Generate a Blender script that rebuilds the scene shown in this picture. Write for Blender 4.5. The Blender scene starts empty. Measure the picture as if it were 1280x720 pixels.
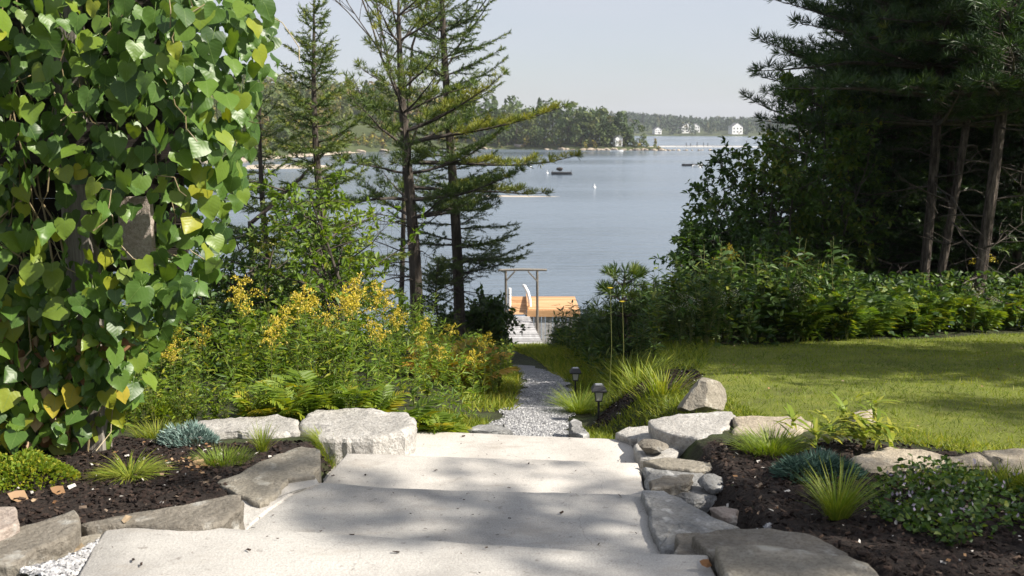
import bpy, math, random
import numpy as np
from mathutils import Vector, noise

R = np.random.default_rng(7)
random.seed(7)
SC = bpy.context.scene
COL = SC.collection
rad = math.radians

# ------------------------------------------------------------------ camera
PITCH = rad(9.05); F = 1256.0; EYE = np.array([0.0, 0.0, 1.6])
cam_d = bpy.data.cameras.new('camera'); cam = bpy.data.objects.new('camera', cam_d); COL.objects.link(cam)
cam.location = EYE; cam.rotation_euler = (math.pi / 2 - PITCH, 0, 0)
cam_d.sensor_width = 36; cam_d.lens = 36 * F / 1280
cam_d.clip_start = 0.05; cam_d.clip_end = 20000
cam_d.dof.use_dof = True; cam_d.dof.focus_distance = 7.5; cam_d.dof.aperture_fstop = 5.0
SC.camera = cam

# ------------------------------------------------------------------ light
SUN_EL, SUN_AZ = 41.0, 108.0        # azimuth clockwise from +Y
sd = np.array([math.cos(rad(SUN_EL)) * math.sin(rad(SUN_AZ)), math.cos(rad(SUN_EL)) * math.cos(rad(SUN_AZ)), math.sin(rad(SUN_EL))])
sun_d = bpy.data.lights.new('sun', 'SUN'); sun_d.energy = 5.0; sun_d.angle = rad(0.53); sun_d.color = (1.0, 0.93, 0.82)
sun = bpy.data.objects.new('sun', sun_d); COL.objects.link(sun)
sun.rotation_euler = Vector(sd).to_track_quat('Z', 'Y').to_euler(); sun.location = (30, -5, 30)
W = bpy.data.worlds.new('World'); SC.world = W; W.use_nodes = True
nt = W.node_tree; nt.nodes.clear()
_o = nt.nodes.new('ShaderNodeOutputWorld'); _b = nt.nodes.new('ShaderNodeBackground'); _s = nt.nodes.new('ShaderNodeTexSky')
_s.sky_type = 'NISHITA'; _s.sun_disc = False; _s.sun_elevation = rad(SUN_EL); _s.sun_rotation = rad(SUN_AZ)
_m = nt.nodes.new('ShaderNodeMix'); _m.data_type = 'RGBA'
_m.inputs[7].default_value = (4.9, 5.1, 5.7, 1)          # thin high cloud
_tc = nt.nodes.new('ShaderNodeTexCoord'); _mp = nt.nodes.new('ShaderNodeMapping'); _mp.inputs['Scale'].default_value = (1, 1, 4)
_n = nt.nodes.new('ShaderNodeTexNoise'); _n.inputs['Scale'].default_value = 2.2; _n.inputs['Detail'].default_value = 5
_r = nt.nodes.new('ShaderNodeMapRange'); _r.inputs[1].default_value = 0.3; _r.inputs[2].default_value = 0.7
_r.inputs[3].default_value = 0.52; _r.inputs[4].default_value = 0.98
L = nt.links.new
L(_tc.outputs['Generated'], _mp.inputs['Vector']); L(_mp.outputs[0], _n.inputs['Vector']); L(_n.outputs['Fac'], _r.inputs[0])
L(_r.outputs[0], _m.inputs[0]); L(_s.outputs[0], _m.inputs[6]); L(_m.outputs[2], _b.inputs['Color']); _b.inputs['Strength'].default_value = 0.07
L(_b.outputs[0], _o.inputs['Surface'])
SC.view_settings.view_transform = 'Standard'; SC.view_settings.look = 'None'; SC.view_settings.gamma = 1
SC.view_settings.use_curve_mapping = False; SC.view_settings.exposure = 0.98
SC.render.engine = 'CYCLES'
SC.cycles.max_bounces = 6; SC.cycles.diffuse_bounces = 3; SC.cycles.glossy_bounces = 3; SC.cycles.transmission_bounces = 4
SC.cycles.volume_bounces = 0

# ------------------------------------------------------------------ helpers: vectors, pixels, terrain
CP, SP = math.cos(PITCH), math.sin(PITCH)
def ray(px, py):
    x = (px - 640) / F; u = (360 - py) / F
    return np.array([x, CP + u * SP, -SP + u * CP])
def PZ(px, py, z):
    d = ray(px, py); return EYE + d * ((z - EYE[2]) / d[2])
def PY(px, py, Y):
    d = ray(px, py); return EYE + d * (Y / d[1])
def nrm(v):
    v = np.asarray(v, float); return v / np.maximum(np.linalg.norm(v, axis=-1, keepdims=True), 1e-9)
def sstep(a, b, x):
    t = np.clip((x - a) / (b - a), 0, 1); return t * t * (3 - 2 * t)
WATER = -7.4
_LP = ([-40, 0, 3.4, 6, 7, 13, 20, 30, 36, 46, 60, 90], [1.5, .05, 0, -.30, -.5, -1.45, -2.9, -4.7, -5.8, -8.2, -11, -13])
_PP = ([-40, 0, 3.0, 3.7, 4.7, 5.64, 6.57, 13, 20, 30, 36, 46, 60, 90], [1.3, -.12, -.12, -.25, -.40, -.54, -.60, -1.75, -3.1, -4.9, -6.0, -8.2, -11, -13])
_RP = ([-40, 0, 3.4, 6, 9, 12, 15, 18, 22, 30, 36, 46, 60, 90], [1.5, .05, -.02, -.27, -.62, -1.0, -1.40, -2.05, -3.2, -5.2, -6.3, -8.2, -11, -13])
PATH = np.array([[6.3, .05], [8, .14], [10, .32], [13, .46], [15, .44], [17, .12], [19, -.5], [22, -.8], [26, -.4], [29, .3], [31, .3]])
def path_x(y): return np.interp(y, PATH[:, 0], PATH[:, 1])
def hgt(x, y):
    x = np.asarray(x, float); y = np.asarray(y, float)
    l = np.interp(y, *_LP); p = np.interp(y, *_PP); r = np.interp(y, *_RP)
    xc = np.where(y < 6.3, 0.0, path_x(y))
    half = np.interp(y, [0, 3.6, 3.9, 6.6, 8], [1.3, 1.25, .95, .9, .45]); halfl = np.interp(y, [0, 3.6, 4.6, 5.6, 6.6, 8], [1.5, 1.45, 1.2, 1.05, .9, .45]); bw = np.interp(y, [0, 6.5, 10, 20], [.15, .25, .9, 2.5])
    wl = sstep(-halfl - bw, -halfl, x - xc) ; wr = sstep(half, half + bw, x - xc)
    base = l * (1 - wl) + p * wl
    base = base * (1 - wr) + r * wr
    n = .025 * np.sin(x * 2.3 + 1.7 * np.sin(y * 1.1)) * np.sin(y * 1.9 + 1.3 * np.sin(x * .9)) * np.interp(y, [4, 9], [.3, 1])
    return base + n
def H(x, y): return float(hgt(x, y))
def G(px, py):
    d = ray(px, py)
    t = np.linspace(1, 60, 6000); p = EYE + d * t[:, None]
    k = np.argmax(p[:, 2] < hgt(p[:, 0], p[:, 1])); q = p[k]; assert k > 0, (px, py); return np.array([q[0], q[1], H(q[0], q[1])])

# ------------------------------------------------------------------ helpers: meshes
class MB:
    def __init__(s): s.v = []; s.f = []; s.n = 0; s.var = []; s.mat = []; s.uv = []
    def add(s, v, f, var=0.5, mat=0, uv=None):
        v = np.asarray(v, np.float32).reshape(-1, 3); f = np.asarray(f, np.int32)
        if f.ndim == 1: f = f[None]
        s.v.append(v); s.f.append(f + s.n); s.n += len(v)
        s.var.append(np.broadcast_to(np.asarray(var, np.float32), (len(f),)))
        s.mat.append(np.full(len(f), mat, np.int32))
        s.uv.append(np.zeros((f.size, 2), np.float32) if uv is None else np.asarray(uv, np.float32).reshape(-1, 2))
        return s
    def mesh(s, name, mats, origin=(0, 0, 0), smooth=False):
        me = bpy.data.meshes.new(name)
        v = np.concatenate(s.v) - np.asarray(origin, np.float32)
        lo = np.concatenate([f.ravel() for f in s.f])
        sz = np.concatenate([np.full(len(f), f.shape[1], np.int32) for f in s.f])
        me.vertices.add(len(v)); me.vertices.foreach_set('co', v.ravel())
        me.loops.add(len(lo)); me.loops.foreach_set('vertex_index', lo)
        me.polygons.add(len(sz)); me.polygons.foreach_set('loop_start', np.concatenate([[0], np.cumsum(sz)[:-1]]).astype(np.int32))
        try: me.polygons.foreach_set('loop_total', sz)
        except Exception: pass
        me.polygons.foreach_set('material_index', np.concatenate(s.mat))
        me.polygons.foreach_set('use_smooth', np.full(len(sz), bool(smooth)))
        a = me.attributes.new('var', 'FLOAT', 'FACE'); a.data.foreach_set('value', np.concatenate(s.var).astype(np.float32))
        u = me.uv_layers.new(name='UVMap'); u.data.foreach_set('uv', np.concatenate(s.uv).ravel())
        for m in (mats if isinstance(mats, (list, tuple)) else [mats]): me.materials.append(m)
        me.update(calc_edges=True); me.validate(clean_customdata=False)
        return me
    def build(s, name, mats, parent=None, origin=(0, 0, 0), smooth=False, **kw):
        return link(name, s.mesh(name, mats, origin, smooth), parent, None if parent else origin, **kw)
def link(name, me, parent=None, loc=None, rot=None, scale=None, **kw):
    o = bpy.data.objects.new(name, me); COL.objects.link(o)
    if parent: o.parent = parent
    if loc is not None: o.location = [float(a) for a in loc]
    if rot is not None: o.rotation_euler = rot
    if scale is not None: o.scale = scale if hasattr(scale, '__len__') else (scale,) * 3
    for k, v in kw.items(): o[k] = v
    return o
def thing(name, label, cat, loc=(0, 0, 0), group=None, rot=None, scale=None):
    kw = dict(label=label, category=cat)
    if group: kw['group'] = group
    return link(name, None, None, loc, rot, scale, **kw)
def tag(o, label, cat, group=None):
    o['label'] = label; o['category'] = cat
    if group: o['group'] = group
    return o
def dup(root, loc, rot=(0, 0, 0), scale=1.0, label=None, group=None):
    r = root.copy(); COL.objects.link(r); r.location = [float(a) for a in loc]; r.rotation_euler = rot
    r.scale = scale if hasattr(scale, '__len__') else (scale,) * 3
    if label: r['label'] = label
    if group: r['group'] = group
    for ch in list(root.children):
        c = ch.copy(); COL.objects.link(c); c.parent = r
        for g in list(ch.children):
            d = g.copy(); COL.objects.link(d); d.parent = c
    return r

def tube(mb, pts, radii, sides=5, var=.5, mat=0, cap=True):
    p = np.asarray(pts, float); n = len(p); r = np.broadcast_to(np.asarray(radii, float), (n,))
    t = nrm(np.gradient(p, axis=0)); h = np.where(np.abs(t[:, 2:3]) > .9, [[1., 0, 0]], [[0, 0, 1.]])
    x = nrm(np.cross(t, h)); y = np.cross(t, x)
    a = np.arange(sides) * 2 * math.pi / sides
    v = p[:, None] + r[:, None, None] * (np.cos(a)[None, :, None] * x[:, None] + np.sin(a)[None, :, None] * y[:, None])
    i = np.arange(n - 1)[:, None] * sides; j = np.arange(sides); k = (j + 1) % sides
    f = np.stack([i + j, i + k, i + sides + k, i + sides + j], -1).reshape(-1, 4)
    mb.add(v.reshape(-1, 3), f, var, mat)
    if cap:
        mb.add(v[-1], np.arange(sides)[None], var, mat); mb.add(v[0], np.arange(sides)[::-1][None], var, mat)
    return mb
def box(mb, c, s, rotz=0, var=.5, mat=0, axes=None, bev=0.0):
    c = np.asarray(c, float); hx = np.asarray(s, float) / 2
    if axes is None:
        ca, sa = math.cos(rotz), math.sin(rotz); axes = np.array([[ca, sa, 0], [-sa, ca, 0], [0, 0, 1]])
    axes = np.asarray(axes, float)
    if bev <= 0:
        sg = np.array([[x, y, z] for z in (-1, 1) for y in (-1, 1) for x in (-1, 1)], float)
        mb.add(c + (sg * hx) @ axes, [[0, 2, 3, 1], [4, 5, 7, 6], [0, 1, 5, 4], [2, 6, 7, 3], [0, 4, 6, 2], [1, 3, 7, 5]], var, mat)
    else:
        lay = []
        for z, b in ((-1, bev), (-1, 0), (1, 0), (1, bev)):
            zz = z * hx[2] + (0 if b else -z * bev)
            lay.append([[sx * (hx[0] - b), sy * (hx[1] - b), zz] for sx, sy in ((-1, -1), (1, -1), (1, 1), (-1, 1))])
        v = c + np.array(lay, float).reshape(-1, 3) @ axes
        f = [[3, 2, 1, 0], [12, 13, 14, 15]]
        for k in range(3):
            for j in range(4): f.append([k * 4 + j, k * 4 + (j + 1) % 4, k * 4 + 4 + (j + 1) % 4, k * 4 + 4 + j])
        mb.add(v, f, var, mat)
    return mb
def beam(mb, a, b, w, h, var=.5, mat=0, up=(0, 0, 1), bev=0.0):
    a = np.asarray(a, float); b = np.asarray(b, float); y = nrm(b - a); up = np.asarray(up, float)
    if abs(y @ up) > .95: up = np.array([0, 1., 0])
    x = nrm(np.cross(y, up)); z = np.cross(x, y)
    return box(mb, (a + b) / 2, (w, np.linalg.norm(b - a), h), var=var, mat=mat, axes=np.array([x, y, z]), bev=bev)

def frames(d, hint):
    Y = nrm(d); Z = hint - (hint * Y).sum(-1, keepdims=True) * Y; Z = nrm(Z + 1e-5); X = np.cross(Y, Z); return X, Y, Z
class T:   # leaf template: x across, y along, z up
    def __init__(s, v, f, uv=None):
        s.v = np.asarray(v, float); s.f = np.asarray(f, np.int32)
        s.uv = (s.v[:, :2] + [.5, 0]) if uv is None else uv
def scatter(mb, t, pos, d, hint, scale, var=.5, mat=0, wide=1.0):
    pos = np.asarray(pos, float); n = len(pos)
    if n == 0: return mb
    X, Y, Z = frames(np.asarray(d, float), np.asarray(hint, float))
    s = np.broadcast_to(np.asarray(scale, float), (n,))[:, None, None]
    v = pos[:, None] + s * (t.v[None, :, 0:1] * wide * X[:, None] + t.v[None, :, 1:2] * Y[:, None] + t.v[None, :, 2:3] * Z[:, None])
    f = (t.f[None] + (np.arange(n) * len(t.v))[:, None, None]).reshape(-1, t.f.shape[1])
    vr = np.repeat(np.broadcast_to(np.asarray(var, float), (n,)), len(t.f)) + np.tile(getattr(t, 'var', np.zeros(len(t.f))), n)
    uv = np.tile(t.uv[t.f.ravel()], (n, 1))
    return mb.add(v.reshape(-1, 3), f, vr, mat, uv)
def rdir(n, z=(-1, 1)):
    a = R.uniform(0, 2 * math.pi, n); zz = R.uniform(z[0], z[1], n); q = np.sqrt(np.maximum(0, 1 - zz ** 2))
    return np.stack([q * np.cos(a), q * np.sin(a), zz], -1)

# leaf templates -------------------------------------------------------
def _lance(w, fold=.12, droop=.12):
    ys = [0, .3, .65, 1]; ws = [.0, 1, .75, 0]
    v = [[0, 0, 0], [-w / 2, .32, fold * w], [0, .3, -droop * .09], [w / 2, .32, fold * w], [-w * .36, .68, fold * w - droop * .4], [0, .66, -droop * .45], [w * .36, .68, fold * w - droop * .4], [0, 1, -droop]]
    f = [[0, 2, 1], [0, 3, 2], [1, 2, 4], [2, 5, 4], [2, 3, 6], [2, 6, 5], [4, 5, 7], [5, 6, 7]]
    return T(v, f)
LANCE = _lance(.2); OVATE = _lance(.55, .2, .15); OVAL = _lance(.75, .15, .1)
DIA = T([[0, 0, 0], [-.3, .45, .05], [.3, .45, .05], [0, 1, -.05]], [[0, 2, 1], [1, 2, 3]])
TRI = T([[-.06, 0, 0], [.06, 0, 0], [0, 1, 0]], [[0, 1, 2]])
QUAD = T([[-.5, -.5, 0], [.5, -.5, 0], [.5, .5, 0], [-.5, .5, 0]], [[0, 1, 2], [0, 2, 3]])
def _blade(w=.06, bend=.5):
    v = []; f = []
    for k, y in enumerate((0, .35, .7)):
        ww = w * (1 - .35 * y); z = -bend * y * y; v += [[-ww / 2, y, z], [ww / 2, y, z]]
    v.append([0, 1, -bend]); f = [[0, 1, 3], [0, 3, 2], [2, 3, 5], [2, 5, 4], [4, 5, 6]]
    return T(v, f)
BLADE = _blade(); BLADE_W = _blade(.09, .45); BLADE_S = T([[-.05, 0, 0], [.05, 0, 0], [-.035, .5, -.06], [.035, .5, -.06], [0, 1, -.25]], [[0, 1, 3], [0, 3, 2], [2, 3, 4]])
def _needletwig(n=20, ln=.3, w=.05, seed=1):
    r = np.random.default_rng(seed); v = []; f = []
    v += [[-.012, 0, 0], [.012, 0, 0], [0, 1, 0]]; f.append([0, 1, 2])
    for k in range(n):
        t = (k + .5) / n; a = r.uniform(0, 2 * math.pi); rd = np.array([math.cos(a), 0, math.sin(a)]) * (1 if abs(math.sin(a)) < .8 else .7)
        d = nrm(rd + np.array([0, .75, 0])); side = nrm(np.cross(d, [0.3, 0.5, .8])) * w / 2; b = np.array([0, t, 0]); i = len(v)
        v += list([b - side, b + side, b + d * ln * r.uniform(.8, 1.15)]); f.append([i, i + 1, i + 2])
    return T(v, f)
NTWIG = _needletwig(18, .38, .10)
def _tuft(n=22, w=.035, seed=3, cone=(.2, 1.35)):
    r = np.random.default_rng(seed); v = []; f = []
    for k in range(n):
        a = r.uniform(0, 2 * math.pi); c = r.uniform(*cone); d = np.array([math.sin(c) * math.cos(a), math.cos(c), math.sin(c) * math.sin(a)])
        side = nrm(np.cross(d, r.normal(size=3))) * w / 2; i = len(v); ln = r.uniform(.75, 1.1); mid = d * ln * .6
        v += list([mid * .0 - side * .5, mid * .0 + side * .5, mid + side, d * ln - [0, 0, .06], mid - side]); f += [[i, i + 1, i + 2], [i, i + 2, i + 4], [i + 4, i + 2, i + 3]]
    return T(v, f)
TUFT = _tuft(22, .065)
def _heart():
    m = [(0, .14), (0, .32), (0, .56), (0, .8), (0, 1.0)]
    rr = [(.13, .02), (.32, .0), (.48, .17), (.48, .40), (.35, .64), (.16, .85)]
    P = m + rr + [(-x, y) for x, y in rr]
    def z(x, y): return .30 * abs(x) ** 1.2 - .32 * (y - .35) ** 2 + .03 * math.sin(7 * y + 5 * x) - (.10 if abs(x) > .4 else 0)
    v = [[x, y, z(x, y)] for x, y in P]; f = []
    for o in (5, 11):
        a = [[0, o, o + 1], [0, o + 1, o + 2], [0, o + 2, 1], [1, o + 2, o + 3], [1, o + 3, 2], [2, o + 3, o + 4], [2, o + 4, 3], [3, o + 4, o + 5], [3, o + 5, 4]]
        f += a if o == 5 else [t[::-1] for t in a]
    i = len(v); v += [[-.012, .14, -.02], [.012, .14, -.02], [.012, -.22, -.22], [-.012, -.22, -.22]]; f += [[i, i + 1, i + 2], [i, i + 2, i + 3]]
    return T(v, f)
HEART = _heart()

# ------------------------------------------------------------------ materials
def mat(name):
    m = bpy.data.materials.new(name); m.use_nodes = True; t = m.node_tree; t.nodes.clear()
    out = t.nodes.new('ShaderNodeOutputMaterial'); return m, t, out, t.links.new
def ramp(t, cols, fac=None):
    r = t.nodes.new('ShaderNodeValToRGB'); e = r.color_ramp.elements
    while len(e) < len(cols): e.new(.5)
    for k, c in enumerate(cols):
        e[k].position = c[0]; e[k].color = (*c[1], 1)
    if fac is not None: t.links.new(fac, r.inputs[0])
    return r
def tnoise(t, scale, detail=4, vec=None, rough=.6, stretch=None):
    n = t.nodes.new('ShaderNodeTexNoise'); n.inputs['Scale'].default_value = scale; n.inputs['Detail'].default_value = detail; n.inputs['Roughness'].default_value = rough
    if vec is None:
        c = t.nodes.new('ShaderNodeTexCoord'); vec = c.outputs['Object']
    if stretch:
        mp = t.nodes.new('ShaderNodeMapping'); mp.inputs['Scale'].default_value = stretch; t.links.new(vec, mp.inputs['Vector']); vec = mp.outputs[0]
    t.links.new(vec, n.inputs['Vector']); return n
def mixc(t, a, b, fac, mode='MIX'):
    m = t.nodes.new('ShaderNodeMix'); m.data_type = 'RGBA'; m.blend_type = mode
    for s, k in ((fac, 0), (a, 6), (b, 7)):
        if isinstance(s, (int, float)): m.inputs[k].default_value = s
        elif isinstance(s, tuple): m.inputs[k].default_value = (*s, 1)
        else: t.links.new(s, m.inputs[k])
    return m.outputs[2]
def math_(t, op, a, b=0.0):
    m = t.nodes.new('ShaderNodeMath'); m.operation = op
    for s, k in ((a, 0), (b, 1)):
        if isinstance(s, (int, float)): m.inputs[k].default_value = s
        else: t.links.new(s, m.inputs[k])
    return m.outputs[0]
def bump(t, h, strength, dist):
    b = t.nodes.new('ShaderNodeBump'); b.inputs['Strength'].default_value = strength; b.inputs['Distance'].default_value = dist
    t.links.new(h, b.inputs['Height']); return b.outputs[0]
def leafmat(name, cols, trans=.35, rough=.5, rnd=.25, veins=False, spec=.35, tcol=(1.25, 1.25, .45)):
    m, t, out, ln = mat(name)
    at = t.nodes.new('ShaderNodeAttribute'); at.attribute_name = 'var'
    oi = t.nodes.new('ShaderNodeObjectInfo')
    f = math_(t, 'ADD', at.outputs['Fac'], math_(t, 'MULTIPLY', math_(t, 'SUBTRACT', oi.outputs['Random'], .5), rnd))
    c = ramp(t, cols, f).outputs[0]
    p = t.nodes.new('ShaderNodeBsdfPrincipled'); p.inputs['Roughness'].default_value = rough; p.inputs['Specular IOR Level'].default_value = spec
    if veins:
        uv = t.nodes.new('ShaderNodeUVMap'); sx = t.nodes.new('ShaderNodeSeparateXYZ'); ln(uv.outputs[0], sx.inputs[0])
        ax = math_(t, 'ABSOLUTE', math_(t, 'SUBTRACT', sx.outputs[0], .5))
        w = math_(t, 'SINE', math_(t, 'MULTIPLY', math_(t, 'SUBTRACT', sx.outputs[1], math_(t, 'MULTIPLY', ax, .75)), 38.0))
        lat = math_(t, 'MULTIPLY', math_(t, 'GREATER_THAN', w, .92), .14)
        mid = math_(t, 'LESS_THAN', ax, .012)
        nz = tnoise(t, 9, 3)
        v = math_(t, 'MAXIMUM', lat, math_(t, 'MULTIPLY', mid, .6))
        c = mixc(t, c, (.20, .30, .08), v)
        c = mixc(t, c, mixc(t, c, (.72, .72, .72), 1.0, 'MULTIPLY'), nz.outputs['Fac'])
        ln(bump(t, w, .05, .004), p.inputs['Normal'])
    ln(c, p.inputs['Base Color'])
    tr = t.nodes.new('ShaderNodeBsdfTranslucent'); ln(mixc(t, c, tcol, 1.0, 'MULTIPLY'), tr.inputs['Color'])
    mx = t.nodes.new('ShaderNodeMixShader'); mx.inputs[0].default_value = trans
    ln(p.outputs[0], mx.inputs[1]); ln(tr.outputs[0], mx.inputs[2]); ln(mx.outputs[0], out.inputs[0]); return m
def surf(name, cols, scale=8, detail=6, rough=.8, bs=.4, bd=.01, bscale=None, stretch=None, rnd=0.0, spec=.3, second=None):
    m, t, out, ln = mat(name)
    n = tnoise(t, scale, detail, stretch=stretch); f = n.outputs['Fac']
    if rnd:
        oi = t.nodes.new('ShaderNodeObjectInfo'); at = t.nodes.new('ShaderNodeAttribute'); at.attribute_name = 'var'
        f = math_(t, 'ADD', f, math_(t, 'MULTIPLY', math_(t, 'ADD', math_(t, 'SUBTRACT', oi.outputs['Random'], .5), math_(t, 'SUBTRACT', at.outputs['Fac'], .5)), rnd))
    c = ramp(t, cols, f).outputs[0]
    if second:
        n4 = tnoise(t, 55, 6, rough=.75); c = mixc(t, c, mixc(t, c, (.68, .66, .64), 1.0, 'MULTIPLY'), ramp(t, [(.38, (1, 1, 1)), (.56, (0, 0, 0))], n4.outputs['Fac']).outputs[0])
        n3 = tnoise(t, second[0], 5); r3 = ramp(t, [(second[1], (0, 0, 0)), (second[2], (1, 1, 1))], n3.outputs['Fac'])
        c = mixc(t, c, second[3], r3.outputs[0])
    p = t.nodes.new('ShaderNodeBsdfPrincipled'); p.inputs['Roughness'].default_value = rough; p.inputs['Specular IOR Level'].default_value = spec
    ln(c, p.inputs['Base Color'])
    n2 = tnoise(t, bscale or scale * 3, 8, stretch=stretch, rough=.65); ln(bump(t, n2.outputs['Fac'], bs, bd), p.inputs['Normal'])
    ln(p.outputs[0], out.inputs[0]); return m
def varmat(name, cols, rough=.85, spec=.2):
    m, t, out, ln = mat(name); at = t.nodes.new('ShaderNodeAttribute'); at.attribute_name = 'var'
    p = t.nodes.new('ShaderNodeBsdfPrincipled'); p.inputs['Roughness'].default_value = rough; p.inputs['Specular IOR Level'].default_value = spec
    ln(ramp(t, cols, at.outputs['Fac']).outputs[0], p.inputs['Base Color']); ln(p.outputs[0], out.inputs[0]); return m

M = {}
# concrete: pale trowelled cement with grey wear, fine pits and faint broom lines
def concrete(name, lo, hi):
    m, t, out, ln = mat(name)
    big = tnoise(t, 1.7, 6, rough=.62); fine = tnoise(t, 60, 5); broom = tnoise(t, 14, 4, stretch=(.25, 6, 1)); pits = tnoise(t, 26, 6)
    c = ramp(t, [(.30, lo), (.52, hi), (.75, tuple(min(1, a * 1.13) for a in hi))], big.outputs['Fac']).outputs[0]
    c = mixc(t, c, (.62, .60, .57), math_(t, 'MULTIPLY', broom.outputs['Fac'], .35), 'MULTIPLY')
    pr = ramp(t, [(.62, (0, 0, 0)), (.70, (1, 1, 1))], pits.outputs['Fac'])
    c = mixc(t, c, (.20, .18, .16), math_(t, 'MULTIPLY', pr.outputs[0], .6))
    grit = tnoise(t, 140, 3); c = mixc(t, c, mixc(t, c, (.78, .77, .76), 1.0, 'MULTIPLY'), ramp(t, [(.38, (1, 1, 1)), (.60, (0, 0, 0))], grit.outputs['Fac']).outputs[0])
    stain = tnoise(t, 3.4, 7, stretch=(.6, 1.6, 1), rough=.7); sr = ramp(t, [(.56, (0, 0, 0)), (.72, (1, 1, 1))], stain.outputs['Fac'])
    c = mixc(t, c, (.30, .27, .235), math_(t, 'MULTIPLY', sr.outputs[0], .75))
    vo = t.nodes.new('ShaderNodeTexVoronoi'); vo.feature = 'DISTANCE_TO_EDGE'; vo.inputs['Scale'].default_value = .55; wn = tnoise(t, 3, 5); tcx = t.nodes.new('ShaderNodeTexCoord'); ln(mixc(t, tcx.outputs['Object'], wn.outputs['Color'], .16), vo.inputs['Vector'])
    c = mixc(t, c, (.10, .09, .08), math_(t, 'MULTIPLY', math_(t, 'LESS_THAN', vo.outputs['Distance'], .0006), .3))
    p = t.nodes.new('ShaderNodeBsdfPrincipled'); p.inputs['Roughness'].default_value = .85; p.inputs['Specular IOR Level'].default_value = .25
    ln(c, p.inputs['Base Color'])
    h = math_(t, 'ADD', math_(t, 'MULTIPLY', fine.outputs['Fac'], .5), math_(t, 'ADD', math_(t, 'MULTIPLY', broom.outputs['Fac'], .4), big.outputs['Fac']))
    ln(bump(t, h, .8, .010), p.inputs['Normal']); ln(p.outputs[0], out.inputs[0]); return m
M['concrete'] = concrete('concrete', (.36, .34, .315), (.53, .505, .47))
M['mortar'] = concrete('mortar', (.38, .36, .33), (.5, .48, .45))
def stonemat(name, a, b, lich=(.42, .42, .38), scale=5):
    return surf(name, [(.28, tuple(x * .75 for x in a)), (.5, a), (.72, b)], scale, 8, .85, 1.0, .022, scale * 6, second=(9, .56, .68, lich))
M['st_white'] = stonemat('stone_white', (.42, .405, .38), (.56, .545, .52), (.22, .21, .20))
M['st_tan'] = stonemat('stone_tan', (.27, .245, .20), (.37, .34, .285), (.40, .38, .33))
M['st_brown'] = stonemat('stone_brown', (.20, .18, .15), (.30, .275, .235), (.36, .35, .32))
M['st_grey'] = stonemat('stone_grey', (.25, .25, .245), (.38, .38, .375), (.47, .47, .46))
M['st_pink'] = stonemat('stone_pink', (.36, .30, .26), (.48, .42, .37), (.5, .47, .43))
M['st_sand'] = stonemat('stone_sand', (.40, .345, .265), (.52, .46, .37), (.30, .27, .22))
M['mulch'] = surf('mulch', [(.3, (.010, .007, .006)), (.55, (.030, .021, .017)), (.75, (.065, .045, .035))], 45, 6, .95, 1.0, .03, 60)
M['chip'] = varmat('mulch_chip', [(0, (.010, .007, .006)), (.6, (.032, .021, .017)), (.88, (.075, .05, .036)), (.95, (.26, .20, .15)), (1, (.5, .47, .43))])
M['soil'] = surf('soil', [(.3, (.018, .016, .009)), (.5, (.035, .04, .015)), (.7, (.05, .07, .02))], 6, 8, .95, .8, .04, 30)
M['lawn'] = surf('lawn', [(.3, (.10, .11, .022)), (.5, (.135, .16, .024)), (.7, (.18, .19, .03))], 3.0, 8, .95, .8, .03, 60)
M['gravelbed'] = surf('gravel_bed', [(.3, (.12, .12, .125)), (.5, (.27, .27, .28)), (.7, (.42, .42, .43))], 90, 4, .9, 1.0, .02, 95, second=(2.2, .5, .7, (.2, .2, .21)))
M['pebble'] = varmat('pebble', [(0, (.10, .10, .11)), (.5, (.30, .30, .31)), (.85, (.46, .46, .46)), (1, (.66, .65, .63))])
M['bark'] = surf('bark', [(.3, (.035, .028, .022)), (.55, (.085, .07, .057)), (.75, (.16, .14, .12))], 14, 6, .95, 1.0, .03, 20, stretch=(1, 1, .22))
M['bark_pale'] = surf('bark_pale', [(.38, (.022, .017, .014)), (.52, (.07, .056, .046)), (.70, (.15, .125, .105))], 22, 8, .95, 1.0, .05, 26, stretch=(1, 1, .22))
M['twig'] = surf('twig', [(.3, (.04, .033, .028)), (.7, (.10, .085, .072))], 20, 3, .95, .3, .01)
M['stem'] = leafmat('green_stem', [(.2, (.09, .12, .03)), (.8, (.17, .17, .06))], .1)
M['stem_tan'] = leafmat('tan_stem', [(.2, (.22, .17, .09)), (.8, (.34, .28, .16))], .1)
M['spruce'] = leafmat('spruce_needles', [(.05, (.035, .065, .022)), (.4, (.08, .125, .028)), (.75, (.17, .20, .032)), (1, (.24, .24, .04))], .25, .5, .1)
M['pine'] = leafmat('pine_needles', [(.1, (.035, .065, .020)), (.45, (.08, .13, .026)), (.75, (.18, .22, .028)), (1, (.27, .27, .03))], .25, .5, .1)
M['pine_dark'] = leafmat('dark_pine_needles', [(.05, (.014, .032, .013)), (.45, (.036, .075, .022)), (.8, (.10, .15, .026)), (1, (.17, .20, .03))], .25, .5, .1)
M['vine'] = leafmat('vine_leaf', [(.05, (.045, .10, .024)), (.40, (.108, .208, .036)), (.66, (.19, .29, .036)), (.84, (.32, .35, .03)), (1, (.44, .36, .04))], .38, .40, .45, True, .45)
M['leaf'] = leafmat('broad_leaf', [(.1, (.03, .06, .018)), (.45, (.055, .11, .026)), (.8, (.11, .17, .03)), (1, (.22, .22, .035))], .35)
M['leaf_dark'] = leafmat('dark_broad_leaf', [(.1, (.026, .058, .016)), (.5, (.058, .115, .024)), (.85, (.11, .17, .03)), (1, (.20, .22, .035))], .35)
M['bank'] = leafmat('bank_leaf', [(.05, (.06, .115, .018)), (.35, (.12, .20, .022)), (.75, (.20, .28, .028)), (1, (.32, .32, .03))], .45)
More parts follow.
